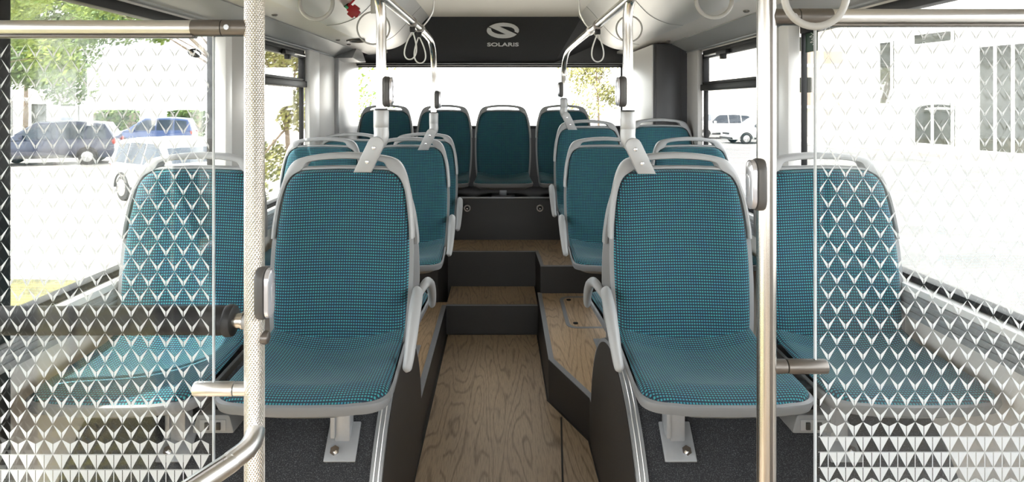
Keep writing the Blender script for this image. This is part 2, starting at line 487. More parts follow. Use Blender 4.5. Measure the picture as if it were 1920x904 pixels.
# floor hatch in the right podium
hx0, hx1, hy0, hy1 = 0.365, 0.80, 3.50, 3.99
h = thing('floor_hatch', 'wood-topped service hatch with grey border in right podium floor', 'hatch', (hx0, hy0, podR_z(hy0)))
outer = bezier_round([(hx0, hy0), (hx1, hy0), (hx1, hy1), (hx0, hy1)], 0.07, 5)
inner = bezier_round([(hx0+.022, hy0+.022), (hx1-.022, hy0+.022), (hx1-.022, hy1-.022), (hx0+.022, hy1-.022)], 0.05, 5)
n = len(outer); mb = MB()
vs = [(x, y, podR_z(y)+0.004) for x, y in outer]+[(x, y, podR_z(y)+0.004) for x, y in inner]+[(x, y, podR_z(y)-0.01) for x, y in outer]
mb.add(vs, [(i, (i+1) % n, n+(i+1) % n, n+i) for i in range(n)]+[(2*n+i, 2*n+(i+1) % n, (i+1) % n, i) for i in range(n)])
mb.build('hatch_border', M['edge'], h, 0)
mb = MB(); mb.add([(x, y, podR_z(y)+0.003) for x, y in inner]+[(x, y, podR_z(y)-0.01) for x, y in inner],
                  [tuple(range(n))]+[(n+i, n+(i+1) % n, (i+1) % n, i) for i in range(n)])
mb.build('hatch_lid', M['wood_lit'], h, 0)
for y in (hy0+0.07, hy1-0.06):
    MB().cyl((hx0+0.055, y, podR_z(y)), (hx0+0.055, y, podR_z(y)+0.007), 0.014, 16, bev=0.002).build('hatch_screw', M['black'], h)

# ================================================================== wheel arch boxes
def wheel_box(sgn, xa, xw, label):
    """carpeted half-drum over the wheel; xa aisle face, xw wall"""
    cy, cz, r = 2.22, 0.10, 0.50
    root = thing('wheel_arch_box', label, 'wheel arch', (xa, cy, 0))
    NA = 40
    ang = [PI*k/NA for k in range(NA+1)]
    prof = [(cy-r, 0.0)]+[(cy-r*math.cos(a), cz+r*math.sin(a)) for a in ang]+[(cy+r, 0.0)]
    xi = xa+sgn*0.034
    def surf(x0, x1, rr, mb):
        p = [(cy+(y-cy)*rr, cz+(z-cz)*rr if z > 0.0 else 0.0) for y, z in prof]
        k = len(p)
        vs = [(x0, y, z) for y, z in p]+[(x1, y, z) for y, z in p]
        fs = [(i, i+1, k+i+1, k+i) for i in range(k-1)]
        mb.add(vs, fs+[tuple(range(k)), tuple(range(2*k-1, k-1, -1))])
        return mb
    surf(xi, xw, 1.0, MB()).build('carpet_cover', M['carpet'], root, 30)
    surf(xa, xi, 1.012, MB()).build('edge_trim', M['alu'], root, 30)
    # the aisle-side panel, cut to the arch
    p = [(cy+(y-cy)*0.985, cz+(z-cz)*0.985 if z > 0 else 0.0) for y, z in prof]
    MB().prism(p, xa-sgn*0.002, xa+sgn*0.01, 'yz').build('side_panel', M['panel'], root, 30)
    # ribs of the trim
    mb = MB()
    for q in (0.3, 0.7):
        x = xa+(xi-xa)*q
        mb.tube([(x, cy-r*1.012*math.cos(a), cz+r*1.012*math.sin(a)) for a in ang], 0.0022, 6)
    mb.build('trim_rib', M['steel_soft'], root)
    return root
wheel_box(-1, -0.335, XL+0.003, 'black carpeted wheel arch box with silver edge, left of the aisle under the seats')
wheel_box(1, 0.385, XR-0.003, 'black carpeted wheel arch box with silver edge, right of the aisle under the seats')

# ================================================================== side walls
def wall(side, xin, out):
    s = 1 if out > 0 else -1
    x0, x1 = sorted((xin, xin+s*0.06))
    door = (side == 'left')
    mb = MB()
    ys = 1.50 if door else YF
    mb.box(x0, x1, ys, YB, -0.05, 0.83)
    if door: mb.box(x0, x1, YF, -0.10, -0.05, 0.83)
    mb.box(x0, x1, YF, YB, 1.79, 2.30)
    o = struct('wall_'+side, mb, M['cream'], ang=0)
    return o
wall('left', XL, -1); wall('right', XR, 1)

# sill rails (ribbed grey with a pale top ledge)
def sill(side, xin, s, y0, y1, name):
    mb = MB()
    a, b = sorted((xin-s*0.035, xin+s*0.05))
    mb.box(a, b, y0, y1, 0.79, 0.862, 0.004, mi=0)
    for k in range(3):
        z = 0.803+k*0.02
        c, d = sorted((xin-s*0.035, xin-s*0.041)); mb.box(c, d, y0, y1, z, z+0.010, 0.002, mi=0)
    a, b = sorted((xin-s*0.028, xin+s*0.05)); mb.box(a, b, y0, y1, 0.862, 0.885, 0.004, mi=1)
    struct(name, mb, [M['sill'], M['white']])
sill('left', XL, -1, 1.5, YB, 'trim_6'); sill('right', XR, 1, YF, 4.36, 'trim_7')

def pillar(x, s, y0, y1, mat, z0=0.83, z1=1.80, proud=0.03):
    mb = MB(); a, b = sorted((x-s*proud, x+s*0.004)); mb.box(a, b, y0, y1, z0, z1, 0.008)
    struct('pillar', mb, M[mat])
# left side: door post, grey pillar, rear white panels
pillar(XL, -1, 1.46, 1.60, 'black', 0.0)
pillar(XL, -1, 2.86, 3.14, 'pillar', proud=0.035); pillar(XL, -1, 2.80, 2.87, 'white', proud=0.05)
pillar(XL, -1, 4.10, 4.33, 'white'); pillar(XL, -1, 4.335, 4.36, 'black', proud=0.01)
pillar(XL, -1, 4.36, 4.76, 'white', proud=0.02); pillar(XL, -1, 4.76, 4.80, 'fascia', proud=0.045)
pillar(XL, -1, 4.80, 5.52, 'white', proud=0.028)
# right side
pillar(XR, 1, 2.78, 2.88, 'white', proud=0.05); pillar(XR, 1, 2.87, 3.06, 'pillar', proud=0.035)
pillar(XR, 1, 4.12, 4.36, 'pillar', proud=0.03)
pillar(XR, 1, -0.35, -0.2, 'black'); pillar(XL, -1, -0.20, -0.05, 'black', 0.0)

# windows: black frame, pane as its child
wn = [0]
def window(x, s, y0, y1, z0=0.885, z1=1.80, bar=None, fr=0.03):
    wn[0] += 1
    mb = MB(); a, b = sorted((x+s*0.005, x+s*0.05))
    mb.box(a, b, y0, y1, z0, z0+fr*0.7, 0.003); mb.box(a, b, y0, y1, z1-fr*1.5, z1, 0.003)
    c, d = sorted((x+s*0.010, x+s*0.034))
    mb.box(c, d, y0, y0+fr*0.6, z0, z1, 0.002); mb.box(c, d, y1-fr*(1 if bar else 0.35), y1, z0, z1, 0.002)
    if bar:
        a2, b2 = sorted((x-s*0.012, x+s*0.05))
        mb.box(a2, b2, y0, y1, bar-0.02, bar+0.02, 0.005)
    o = struct('window_%d' % wn[0], mb, M['black'])
    g0, g1 = sorted((x+s*0.024, x+s*0.030))
    if bar:
        MB().box(g0, g1, y0+0.01, y1-0.01, z0+0.01, bar).build('pane', M['glass'], o, 0)
        MB().box(g0, g1, y0+0.01, y1-0.01, bar, z1-0.01).build('pane', M['glass'], o, 0)
        # hopper frame and latch
        h = MB(); a3, b3 = sorted((x-s*0.006, x+s*0.03))
        h.box(a3, b3, y0+fr, y1-fr, bar+0.02, bar+0.035, 0.002); h.box(a3, b3, y0+fr, y1-fr, z1-fr-0.03, z1-fr, 0.002)
        h.box(a3, b3, y0+fr, y0+fr+0.022, bar+0.02, z1-fr, 0.002); h.box(a3, b3, y1-fr-0.03, y1-fr, bar+0.02, z1-fr, 0.002)
        h.build('hopper_frame', M['black'], o)
        l = MB(); a4, b4 = sorted((x-s*0.03, x)); ym = (y0+y1)/2+0.1
        l.box(a4, b4, ym-0.08, ym+0.08, z1-fr-0.034, z1-fr-0.006, 0.004); l.box(a4, b4, ym-0.02, ym+0.02, z1-fr-0.06, z1-fr-0.03, 0.003)
        l.build('latch', M['black'], o)
        MB().box(a4, b4, ym+0.09, ym+0.3, z1-fr-0.024, z1-fr-0.016, 0.002).build('slide_rail', M['steel_soft'], o)
    else:
        MB().box(g0, g1, y0+0.01, y1-0.01, z0+0.01, z1-0.01).build('pane', M['glass'], o, 0)
    return o
window(XL, -1, 1.60, 2.81)
window(XL, -1, 3.13, 4.11, bar=1.575)
window(XR, 1, -0.2, 2.79)
window(XR, 1, 3.05, 4.13, bar=1.555)
window(XL, -1, YF, -0.2); window(XR, 1, YF, -0.35)

# exit door on the left beside the camera: two glazed leaves
d = MB(); a, b = XL-0.05, XL-0.01
for y0, y1 in ((-0.05, 0.70), (0.71, 1.46)):
    d.box(a, b, y0, y0+0.04, 0, 1.95, 0.004); d.box(a, b, y1-0.04, y1, 0, 1.95, 0.004)
    d.box(a, b, y0, y1, 0, 0.08, 0.004); d.box(a, b, y0, y1, 1.90, 1.95, 0.004)
door = struct('door_1', d, M['black'])
for y0, y1 in ((-0.05, 0.70), (0.71, 1.46)):
    MB().box(XL-0.033, XL-0.027, y0+0.03, y1-0.03, 0.06, 1.92).build('door_glass', M['glass'], door, 0)
    MB().tube([(XL+0.03, y1-0.12, 0.7), (XL+0.03, y1-0.12, 1.4)], 0.014).build('door_handle', M['steel'], door)

# rear wall with the rear window
rw = MB()
rw.box(XL, XR, YB, YB+0.06, 0, 1.25); rw.box(XL, XR, YB, YB+0.06, 1.785, 2.3); rw.box(1.06, XR, YB, YB+0.06, 1.25, 1.785)
struct('wall_back', rw, M['charcoal'], ang=0)
wn[0] += 1
f = MB(); f.box(XL, 1.06, YB-0.03, YB, 1.235, 1.262, 0.003); f.box(XL, 1.06, YB-0.03, YB, 1.765, 1.79, 0.003)
f.box(XL, XL+0.012, YB-0.03, YB, 1.25, 1.78); f.box(1.04, 1.06, YB-0.03, YB, 1.25, 1.78)
o = struct('window_%d' % wn[0], f, M['black'])
MB().box(XL, 1.06, YB+0.02, YB+0.026, 1.25, 1.785).build('pane', M['glass'], o, 0)
# front end: dashboard wall and windscreen
fw = MB(); fw.box(XL, XR, YF-0.06, YF, -0.05, 0.55); fw.box(XL, XR, YF-0.06, YF, 2.12, 2.3)
struct('wall_front', fw, M['charcoal'], ang=0)
wn[0] += 1
f = MB(); f.box(XL, XR, YF-0.05, YF, 0.54, 0.58); f.box(XL, XR, YF-0.05, YF, 2.09, 2.13); f.box(XL, XL+0.04, YF-0.05, YF, 0.56, 2.12); f.box(XR-0.04, XR, YF-0.05, YF, 0.56, 2.12)
o = struct('window_%d' % wn[0], f, M['black'])
MB().box(XL, XR, YF-0.03, YF-0.024, 0.56, 2.12).build('pane', M['glass'], o, 0)

# engine tower in the rear right corner
tw = thing('engine_tower', 'tall dark grey engine housing in the rear right corner', 'housing', (1.05, 4.36, 0.42))
MB().box(1.045, XR-0.004, 4.365, 5.43, 0.425, 1.862, 0.010).build('tower_body', M['tower'], tw)
MB().box(1.036, 1.046, 4.372, 5.43, 0.75, 1.855, 0.003).build('side_glare', M['white'], tw)  # white face paints the window's reflection on the tower's aisle side
MB().box(1.06, 1.235, 4.355, 4.366, 0.6, 1.85, 0.003).build('front_cover', M['tower'], tw)

# ================================================================== ceiling, coves, rear fairing
CY1 = 5.12
ce = MB().box(-0.57, 0.62, YF, 5.16, 2.15, 2.19)
struct('ceiling', ce, M['ceiling'], ang=0)
roof = MB().box(XL-0.05, XR+0.05, YF-0.05, YB+0.05, 2.30, 2.36)
struct('ceiling_roof', roof, M['white'], ang=0)

def cove(s, xc, xw, idx):
    # cross-section from ceiling edge down to the window header
    k = (abs(xw)-0.57)/(1.25-0.57) if s < 0 else 1
    P = [Vector((s*a, z, 0)) for a, z in ((xc, 2.152), (xc+0.05, 2.10), (xc+0.12, 2.015), (xc+0.20, 1.935), (xc+0.29, 1.893), (xc+0.38, 1.880))]
    P = catmull(P, 6)
    n = len(P)
    mb = MB()
    vs = [(p.x, YF, p.y) for p in P]+[(p.x, CY1, p.y) for p in P]+[(p.x, YF, p.y+0.02) for p in P]+[(p.x, CY1, p.y+0.02) for p in P]
    fs = [(i, i+1, n+i+1, n+i) for i in range(n-1)]+[(2*n+i, 3*n+i, 3*n+i+1, 2*n+i+1) for i in range(n-1)]
    fs += [(n+i, n+i+1, 3*n+i+1, 3*n+i) for i in range(n-1)]
    mb.add(vs, fs)
    struct('ceiling_cove_'+idx, mb, M['cove'])
    # joints between cove panels
    mb = MB()
    for y in (1.2, 2.35, 3.5, 4.6):
        mb.tube([(p.x-s*0.0005, y, p.y-0.0005) for p in P], 0.0018, 6)
    struct('trim_cove_'+idx, mb, M['fascia'])
    # lamp strip and fascia
    x0 = s*(xc+0.38); x1 = xw-s*0.135; x2 = xw
    zf = 1.868
    mb = MB().prism([(x0, 1.880), (x1, zf), (x1, zf+0.02), (x0, 1.90)], YF, YB, 'xz')
    struct('ceiling_strip_'+idx, mb, M['strip'], ang=20)
    ye = 4.36 if s > 0 else 4.80
    mb = MB().prism([(x1, zf+0.012), (x1-s*0.006, zf-0.006), (x2-s*0.03, 1.806), (x2, 1.80), (x2, 1.86)], YF, ye, 'xz')
    struct('trim_fascia_'+idx, mb, M['fascia'], ang=20)
    mb = MB()
    for q in range(3):
        xx = x2-s*(0.030-q*0.012); mb.box(min(xx, xx-s*0.003), max(xx, xx-s*0.003), YF, ye, 1.796, 1.803)
    struct('trim_rail_'+idx, mb, M['alu'])
    return x0, x1
cl = cove(-1, 0.57, XL, 'left'); cr = cove(1, 0.62, XR, 'right')

def strip_z(x, c): return 1.880+(1.868-1.880)*(x-c[0])/(c[1]-c[0])
def downlight(x, y, c, label, r=0.014):
    z = strip_z(x, c)
    r0 = thing('downlight', label, 'ceiling light', (x, y, z), group='small spotlights in the ceiling strips')
    MB().cyl((x, y, z+0.004), (x, y, z-0.005), r, 20, bev=0.002).build('bezel', M['bronze'], r0)
    MB().cyl((x, y, z-0.004), (x, y, z-0.007), r*0.7, 16).build('lens', M['button_body'], r0)
xs = cl[1]+0.05
for y, lab in ((2.75, 'small round spotlight in left ceiling strip, first from the textured pole'), (3.02, 'small round spotlight in left ceiling strip, second from the textured pole'),
               (4.2, 'small round spotlight in left ceiling strip, third from the textured pole'), (4.5, 'small round spotlight in left ceiling strip, fourth and farthest from the textured pole')):
    downlight(xs, y, cl, lab)
xs = cr[1]-0.05
for y, lab in ((2.68, 'small round spotlight in right ceiling strip, nearest the smooth pole'), (2.9, 'small round spotlight in right ceiling strip, second from the smooth pole'),
               (4.25, 'small round spotlight in right ceiling strip above the engine housing, nearer one'), (4.62, 'small round spotlight in right ceiling strip above the engine housing, farther one')):
    downlight(xs, y, cr, lab)

def speaker(x, y, z, label):
    r0 = thing('ceiling_speaker', label, 'speaker', (x, y, z))
    a = [(x+0.055*math.cos(k*PI/14), y+0.075*math.sin(k*PI/14), z-0.004) for k in range(28)]
    MB().tube(a, 0.008, 8, closed=True).build('speaker_ring', M['bronze'], r0)
    mb = MB(); mb.tube([(x, y, z+0.004), (x, y, z-0.003)], 0.05, 28); mb.build('speaker_grille', M['black'], r0)
speaker(cr[0]+0.03, 2.13, 1.879, 'dark oval speaker set in the right ceiling strip beside the smooth pole')
speaker(cl[0]-0.02, 4.3, 1.879, 'dark oval speaker set in the left ceiling strip near the rear window')

# fascia end bracket at the rear of the left side
mb = MB().prism([(4.72, 1.79), (5.02, 1.775), (5.2, 1.79), (5.06, 1.865), (4.86, 1.872)], XL+0.02, XL+0.16, 'yz', bev=0.006)
struct('trim_8', mb, M['fascia'], ang=25)

# charcoal rear fairing, three facets
fa = MB()
T1, T2 = (-0.62, 5.13, 2.155), (0.66, 5.13, 2.155)
B1, B2 = (-0.43, 5.46, 1.80), (0.46, 5.46, 1.80)
L0, R0 = (XL, 5.50, 1.80), (XR, 5.50, 1.80)
L1, R1 = (XL, 5.50, 2.16), (XR, 5.50, 2.16)
YBf = YB-0.004
def back(p): return (p[0], YB, p[2])
V = [T1, T2, B1, B2, L0, R0, L1, R1]
fa.add(V, [(2, 3, 1, 0), (4, 2, 0, 6), (3, 5, 7, 1)])
fa.add([L0, B1, B2, R0, (XR, YBf, 1.80), (XL, YBf, 1.80)], [(0, 5, 4, 3, 2, 1)])
fa.add([T1, T2, R1, L1, (XR, YBf, 2.16), (XL, YBf, 2.16)], [(0, 1, 2, 4, 5, 3)])
fair = thing('rear_fairing', 'charcoal fairing above the rear window carrying the silver emblem', 'fairing', (0, 5.5, 1.80))
fa.build('fairing_shell', M['charcoal'], fair, 0)
MB().box(XL+0.01, 1.04, 5.44, 5.545, 1.776, 1.800, 0.003).build('lower_bar', M['black'], fair)
MB().box(XL+0.02, 1.06, 5.437, 5.445, 1.789, 1.797, 0.002).build('bright_strip', M['alu'], fair)

EMB = [(580, 300), (635, 276), (700, 255), (770, 244), (840, 240), (912, 245), (980, 255), (1035, 272), (1080, 295), (1113, 322), (1131, 352), (1128, 382), (1110, 405), (1050, 380),
       (1052, 358), (1030, 332), (990, 313), (945, 304), (900, 300), (830, 296), (765, 297), (925, 363), (1088, 430), (1035, 460), (970, 479), (895, 489), (820, 490), (745, 486), (680, 473), (618, 452), (572, 425),
       (545, 397), (536, 368), (542, 340), (560, 318), (618, 338), (620, 360), (640, 385), (680, 405), (735, 421), (790, 429), (900, 431), (740, 365)]
def emblem(mb, fn, t):
    pts = [fn((x-835)/300.0, -(y-365)/300.0) for x, y in EMB]
    bm = bmesh.new()
    A = [bm.verts.new(Vector(p)) for p in pts]; f = bm.faces.new(A); bm.normal_update()
    bmesh.ops.triangulate(bm, faces=[f], ngon_method='EAR_CLIP')
    ex = bmesh.ops.extrude_face_region(bm, geom=list(bm.faces))
    bmesh.ops.translate(bm, verts=[g for g in ex['geom'] if isinstance(g, bmesh.types.BMVert)], vec=Vector(t))
    bmesh.ops.recalc_face_normals(bm, faces=bm.faces)
    return mb.bm(bm)
sl = Vector((0, 5.13-5.46, 2.155-1.80)).normalized()     # up along the sloping face
nrm = Vector((0, -sl.z, sl.y)).normalized()
if nrm.y > 0: nrm = -nrm
def fair_pt(x, z, off=0.002):
    y = 5.46+(z-1.80)*(5.13-5.46)/(2.155-1.80)
    return Vector((x, y, z))+nrm*off
cz = 2.052
lg = thing('emblem_sign', 'silver oval emblem and SOLARIS lettering on the charcoal rear fairing', 'sign', fair_pt(0.022, cz))
emblem(MB(), lambda a, b: fair_pt(0.022+a*0.133, cz+b*0.133*1.02, 0.001), nrm*0.005).build('emblem', M['lettering'], lg, 30)
def text_mesh(s, size, ext=0.002, sx=1.0, bold=0.0):
    cu = bpy.data.curves.new('txt', 'FONT'); cu.body = s; cu.size = size; cu.extrude = ext; cu.offset = bold
    cu.align_x = 'CENTER'; cu.align_y = 'CENTER'
    ob = bpy.data.objects.new('txt', cu); COL.objects.link(ob)
    dg = bpy.context.evaluated_depsgraph_get(); dg.update()
    me = bpy.data.meshes.new_from_object(ob.evaluated_get(dg))
    bpy.data.objects.remove(ob)
    for v in me.vertices: v.co.x *= sx
    return me
tm = text_mesh('SOLARIS', 0.052, 0.0015, 1.0, 0.0012)
w = max(v.co.x for v in tm.vertices)-min(v.co.x for v in tm.vertices)
tm.materials.append(M['lettering'])
tz = cz-0.107
pos = fair_pt(0.022, tz, 0.003)
mat = Matrix.Translation(pos-Vector(lg.location)) @ Matrix((( 0.262/w, 0, 0), (0, sl.y*1.0, nrm.y), (0, sl.z*1.0, nrm.z))).to_4x4()
tm.transform(mat)
put('lettering', tm, lg)

# ================================================================== SEATS
TOPZ = 0.508
def hw(z):
    K = [(-0.08, 0.190), (0.0, 0.206), (0.1, 0.214), (0.2, 0.218), (0.3, 0.2165), (0.4, 0.206), (0.46, 0.1945), (0.53, 0.180)]
    for (a, wa), (b, wb) in zip(K, K[1:]):
        if z <= b:
            t = (z-a)/(b-a); t = max(0, t)
            return wa+(wb-wa)*t
    return K[-1][1]
def hws(z): return sum(hw(z+d) for d in (-.05, -.025, 0, .025, .05))/5
def yb(z): return 0.165*z+0.05*max(0, z-0.3)**1.5
def fabric_back():
    mb = MB(); z0 = -0.015; r = 0.055
    def zz(v): return z0+(TOPZ-z0)*(1-(1-v)**1.25)
    def width(z):
        w = hws(z); c = TOPZ-r
        if z > c: w = w-r+math.sqrt(max(0, r*r-(z-c)**2))
        return w
    def fn(u, v):
        z = zz(v); w = width(z); x = w*u
        edge = (1-abs(u)**8)**0.5*(1 if v < 0.97 else max(0, (1-((v-0.97)/0.03)**2))**0.5)
        y = yb(z)+0.010-0.032*edge-0.012*u*u*edge+0.010*math.cos(u*PI/2)*math.sin(min(1, v*1.1)*PI)
        z2 = z+0.009*(1-(x/0.2)**2)*v*v
        return (x, y, z2)
    return mb.grid(fn, 36, 44, uvfn=lambda u, v: (width(zz(v))*u, zz(v)))
def back_shell():
    mb = MB(); z0, z1 = -0.075, 0.514; r = 0.06
    def width(z):
        w = hws(z)+0.0105; c = z1-r
        if z > c: w = w-r+math.sqrt(max(0, r*r-(z-c)**2))
        if z < 0.0: w = w-0.03*(z/0.075)**2
        return max(w, 0.002)
    NU, NV = 28, 40
    F = []; Bk = []
    for j in range(NV+1):
        v = j/NV; z = z0+(z1-z0)*v; w = width(z)
        for i in range(NU+1):
            u = -1+2*i/NU; x = w*u
            zz = z+0.009*(1-(x/0.2)**2)*v*v
            F.append((x, yb(z)+0.004, zz))
            Bk.append((x, yb(z)+0.018+0.042*(1-abs(u)**5)*(1-max(0, (v-0.85)/0.15)**3*0.6), zz))
    n = NU+1; K = len(F); fs = []
    for j in range(NV):
        for i in range(NU):
            a = j*n+i; fs.append((a, a+1, a+n+1, a+n)); fs.append((K+a, K+a+n, K+a+n+1, K+a+1))
    for j in range(NV):
        a = j*n; fs.append((a, a+n, K+a+n, K+a)); a = j*n+NU; fs.append((a+n, a, K+a, K+a+n))
    for i in range(NU):
        fs.append((i+1, i, K+i, K+i+1)); a = NV*n+i; fs.append((a, a+1, K+a+1, K+a))
    return mb.add(F+Bk, fs)
def handle():
    half_o = [(-0.2285, 0.300), (-0.227, 0.34), (-0.219, 0.41), (-0.208, 0.46), (-0.196, 0.502), (-0.178, 0.535), (-0.150, 0.553), (-0.095, 0.564), (-0.045, 0.569), (0, 0.571)]
    half_i = [(-0.213, 0.300), (-0.211, 0.34), (-0.203, 0.41), (-0.190, 0.462), (-0.172, 0.494), (-0.138, 0.514), (-0.124, 0.537), (-0.088, 0.5450), (-0.045, 0.5485), (0, 0.550)]
    def full(h):
        p = catmull([Vector((a, b, 0)) for a, b in h], 4)
        return p+[Vector((-q.x, q.y, 0)) for q in reversed(p[:-1])]
    O, I = full(half_o), full(half_i); n = len(O); vs = []
    sec = [(0, -.6), (.12, -1), (.5, -1.15), (.88, -1), (1, -.6), (1, .7), (.85, 1), (.5, 1.05), (.15, 1), (0, .7)]; S = len(sec)
    for i in range(n):
        o, q = O[i], I[i]
        for a, dd in sec:
            p = q+(o-q)*a
            vs.append((p.x, yb(p.y)+0.014+dd*0.022, p.y))
    fs = [(i*S+k, i*S+(k+1) % S, (i+1)*S+(k+1) % S, (i+1)*S+k) for i in range(n-1) for k in range(S)]
    fs += [tuple(range(S))[::-1], tuple((n-1)*S+k for k in range(S))]
    mb = MB().add(vs, fs)
    # rim above the upholstery, from corner to corner
    P = [(x, yb(0.514)+0.012, 0.513+0.009*(1-(x/0.2)**2)) for x in [-0.150+0.03*k for k in range(11)]]
    mb.tube(P, 0.0075, 10, smoothn=2, r2=0.018)
    return mb
def pan_outline(grow=0.0, nfront=40):
    """closed outline of the seat pan, starting at back left"""
    w0, w1, yf, r = 0.198+grow, 0.214+grow, -0.398-grow, 0.075
    poly = [(-w0, 0.02), (-(w1), yf+0.0), (0, yf-0.018), (w1, yf), (w0, 0.02)]
    pts = [(-w0, 0.02)]
    def rnd(a, p, b, r, n=10):
        a, p, b = Vector(a), Vector(p), Vector(b)
        s = p+(a-p).normalized()*r; e = p+(b-p).normalized()*r
        return [tuple(s*(1-t)**2+p*2*t*(1-t)+e*t*t) for t in [k/n for k in range(n+1)]]
    for k in range(1, 8): t = k/8; pts.append((-w0-(w1-w0)*t, 0.02+(yf+r-0.02)*t))
    pts += rnd((-w0, 0.02), (-w1, yf), (-w1+0.15, yf-0.012), r)
    for k in range(1, 10): t = -1+2*k/10; x = t*(w1-r); pts.append((x, yf-0.018*(1-(t*0.62)**2)))
    pts += rnd((w1-0.15, yf-0.012), (w1, yf), (w0, 0.02), r)
    for k in range(7, 0, -1): t = k/8; pts.append((w0+(w1-w0)*t, 0.02+(yf+r-0.02)*t))
    pts.append((w0, 0.02))
    return pts
def cushion():
    mb = MB(); yf = -0.408
    def width(y):
        w = 0.205+(0.220-0.205)*min(1, (-y+0.02)/0.42); r = 0.075; c = yf+r
        if y < c: w = w-r*0.9+0.9*math.sqrt(max(0, r*r-(c-y)**2))
        return w
    def yy(v): return 0.02+(yf-0.02)*(1-(1-v)**1.35)
    def fn(u, v):
        y = yy(v); w = width(y); x = w*u
        e = (1-abs(u)**10)**0.5
        fall = max(0, (v-0.62)/0.38)
        z = 0.030*u*u*(1-v)**0.8-0.020*math.cos(u*PI/2)*math.sin(PI*min(1, v*1.4))-0.020*(1-e)-0.018*fall**3
        z += 0.02*max(0, 1-v*6)
        y2 = y-0.012*(1-u*u)*v
        return (x, y2, z)
    return mb.grid(fn, 36, 36, uvfn=lambda u, v: (width(yy(v))*u, yy(v)), flip=True)
def seat_pan():
    mb = MB(); rows = []
    for g, z in ((-0.022, -0.040), (-0.005, -0.024), (0.006, -0.013), (0.0125, -0.017), (0.0135, -0.024), (0.008, -0.042), (-0.010, -0.050), (-0.035, -0.066), (-0.07, -0.072)):
        rows.append([(x*1.0, y, z) for x, y in pan_outline(g)])
    n = len(rows[0]); vs = [p for r in rows for p in r]; fs = []
    for j in range(len(rows)-1):
        for i in range(n):
            k = (i+1) % n; fs.append((j*n+k, j*n+i, (j+1)*n+i, (j+1)*n+k))
    fs.append(tuple((len(rows)-1)*n+i for i in range(n))); fs.append(tuple(reversed(range(n))))
    return mb.add(vs, fs)
def side_arm(s):
    pts = [(s*0.206, 0.056, 0.080), (s*0.228, 0.052, 0.118), (s*0.243, 0.022, 0.138), (s*0.248, -0.030, 0.134), (s*0.250, -0.095, 0.110), (s*0.250, -0.155, 0.065), (s*0.248, -0.200, 0.015), (s*0.243, -0.218, -0.018)]
    P = catmull([Vector(p) for p in pts], 8)
    L = [0]
    for a, b in zip(P, P[1:]): L.append(L[-1]+(b-a).length)
    rr = []
    for l in L:
        e = min(l, L[-1]-l); f = math.sqrt(max(0.02, 1-(1-min(1, e/0.014))**2))
        rr.append((0.0125+0.005*math.sin(PI*l/L[-1]))*f)
    mb = MB(); n = len(P); S = 16; vs = []; N = Vector((0, 0, 1))
    for i in range(n):
        T = (P[min(n-1, i+1)]-P[max(0, i-1)]).normalized()
        N = (N-T*N.dot(T)).normalized(); Bn = T.cross(N)
        for k in range(S):
            a = 2*PI*k/S; c, q = math.cos(a), math.sin(a)
            c = math.copysign(abs(c)**0.75, c); q = math.copysign(abs(q)**0.75, q)
            vs.append(P[i]+N*c*rr[i]+Bn*q*rr[i]*0.95)
    fs = [(i*S+k, i*S+(k+1) % S, (i+1)*S+(k+1) % S, (i+1)*S+k) for i in range(n-1) for k in range(S)]
    fs += [tuple(range(S))[::-1], tuple((n-1)*S+k for k in range(S))]
    return mb.add(vs, fs)

ME = {}
ME['backrest'] = fabric_back().mesh('backrest', M['fabric'], 60)
ME['back_shell'] = back_shell().mesh('back_shell', M['plastic_dark'], 50)
ME['grab_handle'] = handle().mesh('grab_handle', M['plastic'], 50)
ME['seat_cushion'] = cushion().mesh('seat_cushion', M['fabric'], 60)
ME['seat_pan'] = seat_pan().mesh('seat_pan', M['rim'], 40)
ME['arm1'] = side_arm(1).mesh('side_arm', M['plastic'], 60); ME['arm-1'] = side_arm(-1).mesh('side_arm', M['plastic'], 60)

def leg_slope(dx, cy=0.22, cz=-0.62):
    """aluminium bracket bolted to the sloping carpet of the wheel box (seat-local; seat z=0)"""
    mb = MB()
    r = 0.506; yc = cy-r*math.cos(math.radians(50)); zf = cz+r*math.sin(math.radians(50))
    mb.box(dx-0.022, dx+0.022, yc-0.03, yc+0.02, zf-0.03, -0.062, 0.004)
    mb.box(dx-0.034, dx-0.020, yc-0.038, yc+0.02, zf-0.01, -0.062, 0.003)
    # plate tangent to the slope
    th = math.radians(46)
    R = Matrix.Translation(Vector((dx-0.012, 0, 0)))
    r = 0.506
    c = Vector((dx, cy-r*math.cos(th), cz+r*math.sin(th)))
    A = Matrix.Translation(c) @ Matrix.Rotation(PI/2-th, 4, 'X')
    mb.box(-0.046, 0.046, -0.055, 0.055, -0.004, 0.005, 0.003, mat=A)
    return mb
def leg_bolt(dx, cy=0.22, cz=-0.62):
    th = math.radians(43); r = 0.512
    c = Vector((dx, cy-r*math.cos(th), cz+r*math.sin(th))); nn = Vector((0, -math.cos(th), math.sin(th)))
    return MB().cyl(c-nn*0.003, c+nn*0.006, 0.014, 6).cyl(c+nn*0.004, c+nn*0.018, 0.007, 12)
def leg_post(h, yc):
    mb = MB(); mb.box(-0.03, 0.03, yc-0.04, yc+0.04, -h+0.006, -0.078, 0.006); mb.box(-0.09, 0.09, yc-0.07, yc+0.07, -h, -h+0.010, 0.004)
    mb.box(-0.12, 0.12, yc-0.02, yc+0.02, -0.088, -0.075, 0.003)
    return mb
ME['legL'] = leg_slope(0.045).mesh('leg', M['alu'], 40); ME['legR'] = leg_slope(-0.060).mesh('leg', M['alu'], 40)
ME['boltL'] = leg_bolt(0.028).mesh('bolt', M['chrome'], 30); ME['boltR'] = leg_bolt(-0.040).mesh('bolt', M['chrome'], 30)
